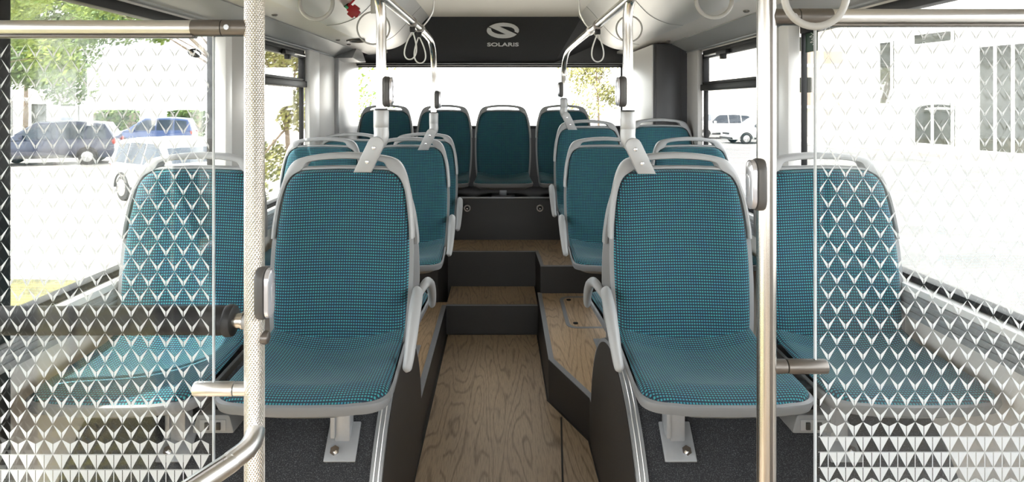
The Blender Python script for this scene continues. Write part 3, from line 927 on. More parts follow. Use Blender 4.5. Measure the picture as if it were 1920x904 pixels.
ME['legB'] = leg_slope(0.0, 2.335-2.22, 0.10-0.658).mesh('leg', M['alu'], 40); ME['boltB'] = leg_bolt(0.02, 2.335-2.22, 0.10-0.658).mesh('bolt', M['chrome'], 30)
LEG = {}
def seat(x, y, z, floor, arm, leg, label, group, rz=0.0, legy=-0.18):
    root = thing('bus_chair', label, 'seat', (x, y, floor), group)
    root.rotation_euler.z = rz
    h = z-floor
    for nm in ('backrest', 'back_shell', 'grab_handle', 'seat_cushion', 'seat_pan'): put(nm, ME[nm], root, (0, 0, h))
    if arm: put('side_arm', ME['arm%d' % arm], root, (0, 0, h))
    if leg in ('legL', 'legR', 'legB'):
        lg = put('leg', ME[leg], root, (0, 0, h)); put('bolt', ME[leg.replace('leg', 'bolt')], lg)
    else:
        k = (round(h, 3), legy)
        if k not in LEG: LEG[k] = leg_post(h, legy).mesh('leg', M['alu'], 40)
        put('leg', LEG[k], root, (0, 0, h))
    return root
LA, LW, RA, RW = -0.505, -0.985, 0.577, 1.052
g1 = 'front row of teal seats over the wheel arches'; g2 = 'second row of teal seats facing forward'; g3 = 'third row of teal seats'; g4 = 'rear bench of teal seats'; gb = 'teal seats turned to the rear'
# first row, bolted to the wheel boxes
D1 = 2.0
seat(LA, D1, 0.72, 0.45, 1, 'legL', 'large teal aisle seat right beside the textured steel pole, front left', g1)
seat(LW, D1, 0.72, 0.45, 0, 'legL', 'teal window seat mostly behind the left patterned glass partition', g1)
seat(RA, D1, 0.72, 0.45, -1, 'legR', 'large teal aisle seat just left of the smooth steel pole, front right', g1)
seat(RW, D1, 0.72, 0.45, 0, 'legR', 'teal window seat behind the right patterned glass partition', g1)
# back to back with it, facing the rear
DB = 2.335
seat(LA-0.012, DB, 0.658, 0.36, -1, 'legB', 'rear-facing teal seat behind the front left aisle seat, only curled arm and cushion edge showing', gb, PI, -0.32)
seat(RA+0.015, DB, 0.658, 0.36, 1, 'legB', 'rear-facing teal seat behind the front right aisle seat, only curled arm and cushion edge showing', gb, PI, -0.32)
# second row
D2 = 3.46
seat(LA, D2, 0.695, 0.18, 1, 'post', 'second-row teal aisle seat on the left, behind the front left aisle seat', g2)
seat(LW, D2, 0.695, 0.18, 0, 'post', 'second-row teal window seat on the left, partly sunlit top seen over the front seat', g2)
seat(RA, D2, 0.695, podR_z(3.28)+0.006, -1, 'post', 'second-row teal aisle seat on the right, behind the front right aisle seat', g2)
seat(RW, D2, 0.695, podR_z(3.28)+0.006, 0, 'post', 'second-row teal window seat on the right, seen above the front right seat handle', g2)
# third row
D3 = 4.13
seat(LA, D3, 0.69, 0.424, 1, 'post', 'third-row teal aisle seat on the left, just before the rear bench', g3, 0, 0.06)
seat(LW, D3, 0.69, 0.424, 0, 'post', 'third-row teal window seat on the left, below the white corner panels', g3, 0, 0.06)
seat(RA, D3, 0.775, 0.424, -1, 'post', 'third-row teal aisle seat on the right with a steel pole plate on its handle', g3, 0, 0.06)
seat(RW, D3, 0.785, 0.424, 0, 'post', 'third-row teal window seat on the right in front of the engine housing', g3, 0, 0.06)
# rear bench
D4 = 5.14
for x, lab in ((-0.936, 'rear bench seat in the left corner, dark in shade'), (-0.455, 'rear bench seat, second from the left corner'),
               (0.022, 'rear bench seat in the middle facing the aisle'), (0.515, 'rear bench seat next to the engine housing, rightmost of the bench')):
    seat(x, D4, 0.875, 0.735, 0, 'post', lab, g4, 0, -0.15)

# USB charger boxes hung between the front seats
def usb(x, label):
    y, z = 1.66, 0.595
    r = thing('usb_charger', label, 'charger', (x, y, z))
    p = bezier_round([(-0.055, 0.0), (0.055, 0.0), (0.042, 0.048), (-0.042, 0.048)], 0.008, 3)
    MB().prism([(x+a, z+b) for a, b in p], y, y+0.10, 'xz', bev=0.003).build('housing', M['rim'], r)
    MB().box(x-0.034, x+0.034, y-0.002, y+0.004, z+0.008, z+0.036, 0.001).build('face_plate', M['plastic_dark'], r)
    for dx in (-0.015, 0.015):
        MB().box(x+dx-0.0055, x+dx+0.0055, y-0.006, y+0.002, z+0.011, z+0.030, 0.001).build('usb_port', M['port'], r)
    MB().box(x-0.02, x+0.02, y+0.03, y+0.08, z+0.045, z+0.105, 0.003).build('bracket', M['black'], r)
usb(-0.745, 'grey two-port usb charger box under the front left seats'); usb(0.812, 'grey two-port usb charger box under the front right seats')

# ================================================================== poles at the partitions (nearest)
PY = 1.20
lp = thing('textured_pole', 'thick steel pole with diamond-textured surface left of the aisle', 'pole', (-0.461, PY, 0))
MB().tube([(-0.461, PY, 0.0), (-0.461, PY, 1.0), (-0.461, PY, 2.15)], 0.0185, 40).build('pole_tube', M['dimple'], lp)
MB().cyl((-0.461, PY, 0), (-0.461, PY, 0.02), 0.04, 24, bev=0.004).build('floor_flange', M['steel_soft'], lp)
rp = thing('smooth_pole', 'smooth bright steel pole with a dark groove right of the aisle', 'pole', (0.499, PY, 0))
MB().tube([(0.499, PY, 0.0), (0.499, PY, 2.15)], 0.0175, 36).build('pole_tube', M['steel'], rp)
MB().box(0.4985, 0.5035, PY-0.0185, PY-0.0165, 0.0, 2.15).build('groove_strip', M['bronze'], rp)
MB().cyl((0.499, PY, 0), (0.499, PY, 0.02), 0.04, 24, bev=0.004).build('floor_flange', M['steel_soft'], rp)

def stop_button(px, py, pz, s, label, hgt=0.098):
    """capsule-shaped stop button on the side of a pole; s is the side it faces"""
    r = thing('stop_button', label, 'button', (px, py, pz), group='stop buttons on the poles')
    def capsule(w, h, n=10):
        R = w/2; p = []
        for k in range(n+1): a = PI*k/n; p.append((R*math.cos(a), h/2-R+R*math.sin(a)))
        for k in range(n+1): a = PI+PI*k/n; p.append((R*math.cos(a), -h/2+R+R*math.sin(a)))
        return p
    def lay(w, h, x0, x1, bev):
        return MB().prism([(py+a, pz+b) for a, b in capsule(w, h)], x0, x1, 'yz', bev=bev)
    lay(0.046, hgt, *sorted((px-s*0.004, px+s*0.013)), 0.004).build('button_body', M['button_body'], r)
    lay(0.040, hgt*0.94, *sorted((px+s*0.011, px+s*0.0245)), 0.010).build('button_cap', M['cap'], r)
    lay(0.018, hgt*0.40, *sorted((px+s*0.0235, px+s*0.0253)), 0.0008).build('press_plate', M['cap'], r)
stop_button(-0.461+0.0135, PY-0.008, 1.45-352/1000, 1, 'stop button on the thick textured pole at front left')
stop_button(0.499-0.0135, PY-0.008, 1.45-150/1000, -1, 'stop button on the smooth pole at front right')

# ------------------------------------------------------------------ partitions
def partition(s, xe, xw, ztube, zrow, rows_below, label):
    """glass screen across the bus from its free edge xe to the wall xw, under a rail at ztube"""
    root = thing('glass_partition', label, 'partition', ((xe+xw)/2, PY, 0.32), group=None)
    x0, x1 = sorted((xe, xw)); zb, zt = 0.36, ztube-0.015
    MB().box(x0, x1, PY-0.003, PY+0.003, zb, zt).build('glass', M['pglass'], root, 0)
    e0, e1 = sorted((xe, xe+s*0.0026)); MB().box(e0, e1, PY-0.0034, PY+0.0034, zb, zt).build('glass_edge', M['frit'], root, 0)
    # printed pattern
    mb = MB(); yp = PY-0.0042; px, rh = 0.0325, 0.0285; gap = 0.0007
    inn = xe+s*0.005
    def tri(pts):
        c = [p for p in pts]
        if any((p[0]-inn)*s < -0.001 for p in c) or any((xw-p[0])*s < 0 for p in c): return
        n = len(c); mb.add([(a, yp, b) for a, b in c], [tuple(range(n))])
    phase = xe+s*0.0075
    ncol = int(abs(xw-xe)/px)+2
    nrow = int((zt-zrow)/rh)
    for k in range(-rows_below, nrow):
        z = zrow+k*rh; z1 = z+rh*0.965
        for c in range(ncol):
            cx = phase+s*px*(c+(0.5 if k % 2 else 0.0))
            H = px/2-0.0004
            if k >= 1: nt = 0.46-0.20*min(1, k/22.0)
            elif k == 0: nt = 0.72
            else: nt = 1.0
            for q in (-1, 1):
                a = cx+q*gap
                tri([(cx+q*H, z1), (a, z), (a, z+(z1-z)*nt)])
                if k == -2: tri([(cx+q*(H-0.0004), z), (cx+q*(H-0.0004), z1*0.96+z*0.04), (cx+q*(H+0.0004), z1*0.96+z*0.04), (cx+q*(H+0.0004), z)])
                if k <= -3:
                    hx = cx+q*H
                    tri([(a, z), (hx, z), (hx, z+rh*0.30)])
    for k in range(-rows_below, 1):
        z = zrow+k*rh; a, b = sorted((inn, xw-s*0.01))
        mb.add([(a, yp, z-0.0006), (b, yp, z-0.0006), (b, yp, z+0.0004), (a, yp, z+0.0004)], [(0, 1, 2, 3)])
    mb.build('chevron_print', M['frit'], root, 0)
    return root
partition(-1, -0.536, XL+0.02, 1.592, 0.795, 9, 'left glass partition printed with white chevrons behind the textured pole')
partition(1, 0.589, XR-0.02, 1.613, 0.828, 10, 'right glass partition printed with white chevrons behind the smooth pole')

def rail_across(s, xp, xw, z, label, xc, dark):
    r = thing('partition_rail', label, 'handrail', (xp, PY, z))
    MB().tube([(xc, PY, z), (xw, PY, z)], 0.0152, 24).build('rail_tube', M['steel_soft'], r)
    MB().box(*sorted((xc, xw)), PY-0.012, PY+0.012, z-0.0185, z-0.0125, 0.002).build('glass_channel', M['bronze'], r)
    MB().tube([(xp+s*0.010, PY, z), (xp+s*0.058, PY, z)], 0.0158, 24).build('clamp_end', M['bronze'], r)
    MB().tube([(xp+s*0.0595, PY, z), (xc+s*0.004, PY, z)], 0.0160, 24).build('clamp_sleeve', M['bronze'], r)
    MB().cyl((xp+s*0.045, PY-0.014, z), (xp+s*0.045, PY-0.019, z), 0.005, 12).build('clamp_screw', M['chrome'], r)
rail_across(-1, -0.461, XL, 1.592, 'pale steel top rail over the left glass partition with bronze clamp', -0.572, 1)
rail_across(1, 0.499, XR, 1.613, 'steel top rail over the right glass partition with bronze clamp', 0.615, 1)
def mid_clamp(s, xp, z, mat, label):
    r = thing('glass_clamp', label, 'clamp', (xp, PY, z))
    MB().tube([(xp+s*0.012, PY, z), (xp+s*0.036, PY, z)], 0.0132, 22).build('clamp_collar', M[mat], r)
    MB().cyl((xp+s*0.0375, PY, z), (xp+s*0.113, PY, z), 0.0136, 22, bev=0.003).build('clamp_jaw', M[mat], r)
mid_clamp(-1, -0.461, 0.916, 'steel_soft', 'satin steel clamp holding the left glass partition to the textured pole')
mid_clamp(1, 0.499, 0.958, 'bronze', 'brownish clamp holding the right glass partition to the smooth pole')

# padded hip rest across the left side
BY, BZ = 1.235, 1.032
pb = thing('padded_rail', 'thick black padded hip rail behind the left glass partition', 'rail', (-0.9, BY, BZ))
MB().cyl((XL+0.01, BY, BZ), (-0.522, BY, BZ), 0.0275, 28, bev=0.006).build('foam_pad', M['rubber'], pb)
MB().cyl((-0.53, BY, BZ), (-0.512, BY, BZ), 0.0305, 28, bev=0.005).build('pad_end', M['rubber'], pb)
MB().tube([(-0.515, BY, BZ), (-0.497, BY, BZ)], 0.0145, 20).tube([(-0.497, BY, BZ), (-0.494, BY, BZ)], 0.017, 20).build('end_collar', M['steel'], pb)
MB().tube([(-0.494, BY, BZ), (-0.475, BY-0.004, BZ-0.004), (-0.462, PY, BZ-0.010)], [0.0165, 0.018, 0.0185], 18, smoothn=5).build('elbow', M['cast'], pb)
MB().cyl((-0.455, PY, BZ-0.02), (-0.433, PY, BZ-0.02), 0.0125, 18, bev=0.005).build('bolt_cap', M['bronze'], pb)

# low grab rail running from the textured pole towards the camera
gr = thing('grab_rail', 'satin steel grab rail running forward from the foot of the textured pole', 'handrail', (-0.461, 1.17, 0.81))
MB().tube([(-0.459, PY-0.002, 0.836), (-0.451, 1.170, 0.838), (-0.4515, 1.140, 0.835), (-0.464, 1.110, 0.832), (-0.4885, 1.060, 0.828), (-0.70, 0.62, 0.812), (-0.95, 0.12, 0.80), (XL+0.02, -0.45, 0.79)], 0.0180, 22, smoothn=8).build('rail_tube', M['steel_soft'], gr)
MB().tube([(-0.470, 1.085, 0.8465), (-0.4905, 1.045, 0.8445), (-0.70, 0.61, 0.829)], 0.0035, 8, smoothn=6).build('groove', M['bronze'], gr)

# ================================================================== stanchions on the seat backs
def stanchion(x, y, zb, s, bend, label, r=0.0165, rail=True):
    """s: which way the seat lies from the post"""
    root = thing('stanchion', label, 'pole', (x, y, zb))
    pts = [(x, y, zb)]+bend
    n = len(pts)
    MB().tube(pts, r, 24, smoothn=8).build('pole_tube', M['steel'], root)
    MB().cyl((x, y, zb-0.055), (x, y, zb+0.006), r*1.5, 24, bev=0.004).tube([(x, y, zb-0.05), (x, y-0.002, zb-0.085), (x+s*0.018, y-0.004, zb-0.120)], [r*1.48, r*1.5, r*1.35], 20, smoothn=5).build('socket', M['cast'], root)
    MB().cyl((x, y, zb+0.004), (x, y, zb+0.010), r*1.3, 20).build('socket_ring', M['black'], root)
    # flat arm down to the seat handle
    A = Vector((x+s*0.012, zb-0.105)); Bq = Vector((x+s*0.055, zb-0.195))
    dq = (Bq-A).normalized(); nq = Vector((-dq.y, dq.x)); hw_ = 0.026
    poly = []
    for k in range(9): a = PI*k/8; poly.append(tuple(A+nq*hw_*math.cos(a)-dq*hw_*math.sin(a)))
    e1 = A-nq*hw_; e2 = A+nq*hw_; zb2 = Bq.y
    poly.append(tuple(e1+dq*((zb2-e1.y)/dq.y))); poly.append(tuple(e2+dq*((zb2-e2.y)/dq.y)))
    MB().prism(poly, y-0.034, y-0.016, 'xz', bev=0.003).build('mounting_plate', M['cast'], root)
    for k in (0.12, 0.62):
        p = A+(Bq-A)*k
        MB().cyl((p.x, y-0.033, p.y), (p.x, y-0.038, p.y), 0.006, 14, bev=0.0015).build('plate_screw', M['chrome'], root)
    return root
# post heights measured where the socket starts
stanchion(-0.388, 2.085, 1.425, -1, [(-0.388, 2.085, 1.60), (-0.388, 2.085, 1.74), (-0.392, 2.045, 1.80), (-0.40, 1.95, 1.832), (-0.405, 1.75, 1.842), (-0.41, 1.2, 1.845), (-0.41, 0.3, 1.845)],
          'steel pole rising from the front left aisle seat handle, nearest of the left seat poles')
stanchion(0.416, 2.085, 1.420, 1, [(0.416, 2.085, 1.60), (0.416, 2.085, 1.74), (0.424, 2.045, 1.80), (0.436, 1.95, 1.832), (0.44, 1.75, 1.842), (0.445, 1.2, 1.845), (0.445, 0.3, 1.845)],
          'steel pole rising from the front right aisle seat handle, nearest of the right seat poles')
stanchion(-0.364, 3.50, 1.395, -1, [(-0.364, 3.50, 1.55), (-0.364, 3.50, 1.665), (-0.363, 3.45, 1.735), (-0.361, 3.34, 1.775), (-0.360, 3.2, 1.785), (-0.362, 2.88, 1.79), (-0.375, 2.15, 1.793), (-0.385, 1.5, 1.795)],
          'steel pole on the second-row left aisle seat, bending into the left overhead rail')
stanchion(0.412, 4.15, 1.478, 1, [(0.412, 4.15, 1.58), (0.412, 4.15, 1.665), (0.413, 4.08, 1.735), (0.413, 3.93, 1.772), (0.413, 3.7, 1.782), (0.414, 3.1, 1.787), (0.416, 2.15, 1.79), (0.42, 1.5, 1.792)],
          'steel pole on the third-row right aisle seat, bending into the right overhead rail')
stop_button(-0.388+0.0165, 2.08, 1.45+23/571, 1, 'stop button on the pole of the front left aisle seat', 0.10)
stop_button(0.416-0.0165, 2.08, 1.45+23/571, -1, 'stop button on the pole of the front right aisle seat', 0.10)
stop_button(-0.364+0.0165, 3.495, 1.45+8/343, 1, 'stop button on the pole of the second-row left aisle seat', 0.10)
stop_button(0.412-0.0165, 4.145, 1.45+27/289, -1, 'stop button on the pole of the third-row right aisle seat', 0.10)

# support rods from the overhead rails to the ceiling
for x0, x1, y, zr, lab in ((-0.361, -0.30, 2.9, 1.79, 'thin rod holding the left overhead rail to the ceiling'), (0.413, 0.36, 2.93, 1.786, 'thin rod holding the right overhead rail to the ceiling')):
    r = thing('rail_support', lab, 'bracket', (x0, y, zr))
    MB().tube([(x0, y, zr), ((x0+x1*2)/3, y, zr+0.05), (x1, y, zr+0.12), (x1, y, 2.15)], 0.004, 10, smoothn=5).build('support_rod', M['steel_soft'], r)
    MB().tube([(x0, y-0.02, zr), (x0, y+0.02, zr)], 0.0205, 20).build('rail_collar', M['steel'], r)

# hanging straps
def loop_strap(x, y, zr, w, h, label, skew=0.0, mat='strap', tilt=0.0):
    r = thing('hanging_strap', label, 'strap handle', (x, y, zr), group='white hanging strap loops')
    MB().tube([(x, y-0.014, zr), (x, y+0.014, zr)], 0.0205, 20).build('strap_clip', M['bronze'], r)
    MB().cyl((x, y, zr-0.018), (x, y, zr-0.042), 0.012, 16, bev=0.004).build('strap_knob', M['black'], r)
    z0 = zr-0.040; P = []
    for k in range(24):
        a = 2*PI*k/24; tt = (1-math.cos(a))/2
        P.append((x+math.cos(tilt)*w*math.sin(a)*(0.22+0.78*tt**0.9)*0.98+skew*tt, y+math.sin(tilt)*w*math.sin(a)*(0.22+0.78*tt), z0-h*tt))
    MB().tube(P, 0.0030, 8, closed=True, smoothn=2, r2=0.0042).build('strap_loop', M[mat], r)
loop_strap(-0.365, 2.66, 1.79, 0.035, 0.115, 'white strap loop hanging from the left overhead rail, nearer of the two', -0.012)
loop_strap(-0.363, 2.86, 1.79, 0.036, 0.118, 'white strap loop hanging from the left overhead rail, farther of the two', 0.006)
loop_strap(0.414, 2.72, 1.787, 0.036, 0.118, 'white strap loop hanging alone from the right overhead rail')

def ring_strap(x, y, zc, R, label, hang, t=0.0075):
    """grey loop handle on a strap from the ceiling cove"""
    r = thing('hanging_ring', label, 'strap handle', (x, y, zc), group='grey ring handles under the ceiling coves')
    P = [(x+R*math.sin(2*PI*k/32), y, zc-R*math.cos(2*PI*k/32)) for k in range(32)]
    MB().tube(P, t, 12, closed=True, r2=t*0.8).build('ring', M['ring'], r)
    MB().box(x-0.012, x+0.012, y-0.004, y+0.004, zc+R-0.008, hang, 0.001).build('strap_band', M['ring'], r)
def cove_z(ax, xc):
    P = catmull([Vector((a, z, 0)) for a, z in ((xc, 2.152), (xc+0.05, 2.10), (xc+0.12, 2.015), (xc+0.20, 1.935), (xc+0.29, 1.893), (xc+0.38, 1.880))], 6)
    for p, q in zip(P, P[1:]):
        if p.x <= ax <= q.x: return p.y+(q.y-p.y)*(ax-p.x)/(q.x-p.x)
    return 2.15 if ax < xc else 1.87
ring_strap(-0.69, 2.4, 1.766+0.063, 0.062, 'grey ring handle hanging left of the red hammer', cove_z(0.69, 0.57)+0.006)
ring_strap(0.735, 2.2, 1.745+0.062, 0.061, 'grey ring handle hanging by the right cove above the second window', cove_z(0.735, 0.62)+0.006)
ring_strap(0.561, 1.14, 1.588+0.055, 0.055, 'large grey ring handle hanging in front of the right partition rail', 2.152, 0.0068)
ring_strap(-0.585, 2.95, 1.80, 0.075, 'grey ring handle behind the front left seat pole', cove_z(0.585, 0.57)+0.006, 0.004)
ring_strap(0.600, 2.98, 1.80, 0.060, 'grey ring handle behind the front right seat pole', 2.152, 0.004)

# emergency hammer on the left cove
hm = thing('emergency_hammer', 'red emergency hammer in a black clip on the left ceiling cove', 'hammer', (-0.757, 3.18, 1.95))
A = Matrix.Translation((-0.757, 3.18, 1.935)) @ Matrix.Rotation(math.radians(38), 4, 'Y')
MB().box(-0.048, -0.005, -0.02, 0.02, -0.012, 0.05, 0.005, mat=A).build('clip', M['black'], hm)
MB().box(0.006, 0.070, -0.016, 0.016, -0.020, 0.018, 0.007, mat=A).box(0.02, 0.055, -0.014, 0.014, -0.034, 0.03, 0.006, mat=A).build('hammer_head', M['red'], hm)
MB().box(-0.012, 0.012, -0.018, 0.018, -0.014, 0.000, 0.003, mat=A).build('seal_tag', M['green'], hm)
MB().tube([A @ Vector((0.0, 0.0, 0.0)), A @ Vector((0.0, 0.02, 0.07))], 0.006, 10).build('handle', M['red'], hm)

# signs stuck on the panes
sg = thing('window_sticker', 'dark green sticker with white script at the top of the right window', 'sticker', (XR+0.022, 2.72, 1.70))
xg = XR+0.0225
MB().box(xg-0.0012, xg, 2.665, 2.770, 1.672, 1.765, 0.0005).build('sticker_sheet', M['sign_green'], sg)
P = [(0, .030), (.008, .022), (-.004, .014), (.012, .010), (.002, .002), (.014, -.002), (-.002, -.010), (.012, -.014), (.006, -.022)]
MB().tube([(xg-0.0018, 2.722-a*2.6, 1.722+b) for a, b in P], 0.0011, 6, smoothn=5).build('script', M['lettering'], sg)
st = thing('window_emblem', 'small dark oval emblem sticker near the top of the left window', 'sticker', (XL-0.02, 2.57, 1.66))
emblem(MB(), lambda a, b: (XL-0.0228, 2.665+a*0.060, 1.662+b*0.045), (0.0012, 0, 0)).build('emblem', M['black'], st, 0)

# ================================================================== OUTSIDE
g = MB()
g.add([(-60, -40, ZG), (70, -40, ZG), (70, 110, ZG), (-60, 110, ZG)], [(0, 1, 2, 3)])
struct('ground', g, M['paving'], ang=0)
g = MB(); g.add([(1.6, -40, ZG+0.01), (17.2, -40, ZG+0.01), (17.2, 110, ZG+0.01), (1.6, 110, ZG+0.01)], [(0, 1, 2, 3)])
struct('road', g, M['asphalt'], ang=0)
g = MB(); g.add([(-8.5, -14, ZG+0.012), (-1.9, -14, ZG+0.012), (-1.9, 7.4, ZG+0.012), (-5.2, 8.3, ZG+0.012), (-8.5, 8.5, ZG+0.012)], [(0, 1, 2, 3, 4)])
tag(g.build('grass', M['grass'], None, 0), 'dry grass verge along the pavement beside the bus on the left', 'grass', kind='stuff')
k = MB().box(17.2, 17.4, -40, 110, ZG, ZG+0.12)
struct('kerb', k, M['kerb'], ang=0)

# ---- trees
def leaves(mb, c, rad, n, size, rng):
    for _ in range(n):
        while True:
            p = Vector((rng.uniform(-1, 1), rng.uniform(-1, 1), rng.uniform(-1, 1)))
            if 0.15 < p.length < 1: break
        p = p*(0.55+0.45*rng.random())/max(p.length, 0.4)*min(1, p.length+0.35)
        q = Vector((c[0]+p.x*rad[0], c[1]+p.y*rad[1], c[2]+p.z*rad[2]))
        a = Vector((rng.gauss(0, 1), rng.gauss(0, 1), rng.gauss(0, 1))).normalized()
        b = a.orthogonal().normalized(); s = size*(0.6+0.8*rng.random())
        b2 = a.cross(b)
        mb.add([q-b*s, q+b2*s*0.5+a*s*0.1, q+b*s, q-b2*s*0.5+a*s*0.1], [(0, 1, 2, 3)])
def tree(x, y, h, crown, mat, label, group=None, seed=1, n=420, size=0.12, trunk=0.14, name='tree'):
    rng = random.Random(seed)
    root = thing(name, label, 'tree' if name == 'tree' else name, (x, y, ZG), group)
    mb = MB()
    mb.tube([(x, y, ZG-0.05), (x+0.05, y, ZG+h*0.3), (x-0.04, y+0.05, ZG+h*0.62), (x, y, ZG+h*0.9)], [trunk*1.3, trunk, trunk*0.75, trunk*0.3], 10, smoothn=3)
    for c, r in crown:
        mb.tube([(x, y, ZG+h*0.45), ((x+x+c[0])/2, y+c[1]/2, ZG+(h*0.5+c[2])/2), (x+c[0], y+c[1], ZG+c[2])], [trunk*0.45, trunk*0.25, trunk*0.1], 6, smoothn=3)
    mb.build('trunk', M['bark'], root)
    lb = MB()
    for c, r in crown: leaves(lb, (x+c[0], y+c[1], ZG+c[2]), r, n, size, rng)
    lb.build('crown', M[mat], root, 0)
    return root
def blobs(seed, k, R, z0, z1, r):
    rng = random.Random(seed); out = []
    for i in range(k):
        a = 2*PI*i/k*1.7+rng.random(); q = R*math.sqrt(rng.random())
        out.append(((q*math.cos(a), q*math.sin(a), z0+(z1-z0)*rng.random()), (r*(0.8+0.5*rng.random()),)*2+(r*(0.6+0.3*rng.random()),)))
    return out
T_ = 'trees outside the windows'
tree(-17.1, 22.0, 7.4, [((a[0]+1.2, a[1], a[2]), r) for a, r in blobs(1, 12, 2.9, 2.6, 7.0, 1.15)], 'leafA', 'bushy green tree over the bus shelter at the far left', T_, 11, 1500, 0.085, 0.06)
tree(-13.4, 16.2, 6.6, blobs(2, 10, 1.9, 3.4, 6.6, 0.9), 'leafB', 'yellow-green tree at the left edge whose crown spreads over the navy car', T_, 12, 900, 0.075, 0.05)
tree(-5.0, 12.1, 6.0, [((-0.6, 0, 4.6), (.7, .7, .5)), ((-1.3, -0.3, 4.3), (.7, .7, .45)), ((-2.0, 0.2, 4.35), (.7, .6, .4)), ((-2.7, 0.0, 4.2), (.6, .6, .35)), ((-1.7, 0.3, 3.75), (.5, .5, .28)), ((-2.5, -0.1, 4.8), (.7, .7, .4)), ((-0.9, 0.2, 5.2), (.9, .9, .5)), ((0.3, 0.1, 5.0), (.8, .8, .5))], 'leafB', 'light green tree with long branches hanging above the white hatchback', T_, 13, 420, 0.055, 0.05)
tree(-3.55, 10.6, 4.2, blobs(4, 10, 0.75, 0.7, 4.4, 0.55), 'leafC', 'autumn coloured tree seen through the rear left window with the opening vent', T_, 14, 800, 0.045, 0.04)
tree(-6.0, 24.0, 6.0, blobs(5, 10, 1.5, 1.2, 5.0, 1.0), 'leafB', 'pale tree seen through the left end of the rear window', T_, 15, 420, 0.075, 0.06)
tree(4.1, 27.0, 6.2, blobs(6, 10, 0.9, 1.0, 4.6, 0.8), 'leafC', 'yellowish tree seen through the right end of the rear window', T_, 16, 420, 0.07, 0.04)
tree(-24.5, 33.0, 9, blobs(7, 10, 3.5, 3.0, 9.0, 1.8), 'leafA', 'tall dark tree far behind the bus shelter', T_, 17, 900, 0.13, 0.1)
# clipped hedge blocks
def hedge(x0, x1, y0, y1, h, label, seed):
    rng = random.Random(seed); r = thing('hedge', label, 'hedge', ((x0+x1)/2, (y0+y1)/2, ZG), 'hedges across the car park')
    MB().box(x0+0.15, x1-0.15, y0+0.1, y1-0.1, ZG, ZG+h-0.12, 0.08).build('stems', M['bark'], r)
    mb = MB()
    for _ in range(2600):
        q = Vector((rng.uniform(x0, x1), rng.choice((y0, y1, rng.uniform(y0, y1))), ZG+rng.uniform(0.02, h)))
        if x0+0.2 < q.x < x1-0.2 and y0+0.15 < q.y < y1-0.15 and q.z < ZG+h-0.15: q.z = ZG+h
        a = Vector((rng.gauss(0, 1), rng.gauss(0, 1), rng.gauss(0, 1))).normalized(); b = a.orthogonal(); c = a.cross(b); s = 0.09
        mb.add([q-b*s, q+c*s*0.6, q+b*s, q-c*s*0.6], [(0, 1, 2, 3)])
    mb.build('foliage', M['leafA'], r, 0)
hedge(-25.8, -23.2, 40.0, 41.2, 1.85, 'clipped green hedge behind the navy car', 3)
hedge(-20.8, -19.0, 40.0, 41.2, 1.85, 'short clipped green hedge behind the mid-blue car', 4)

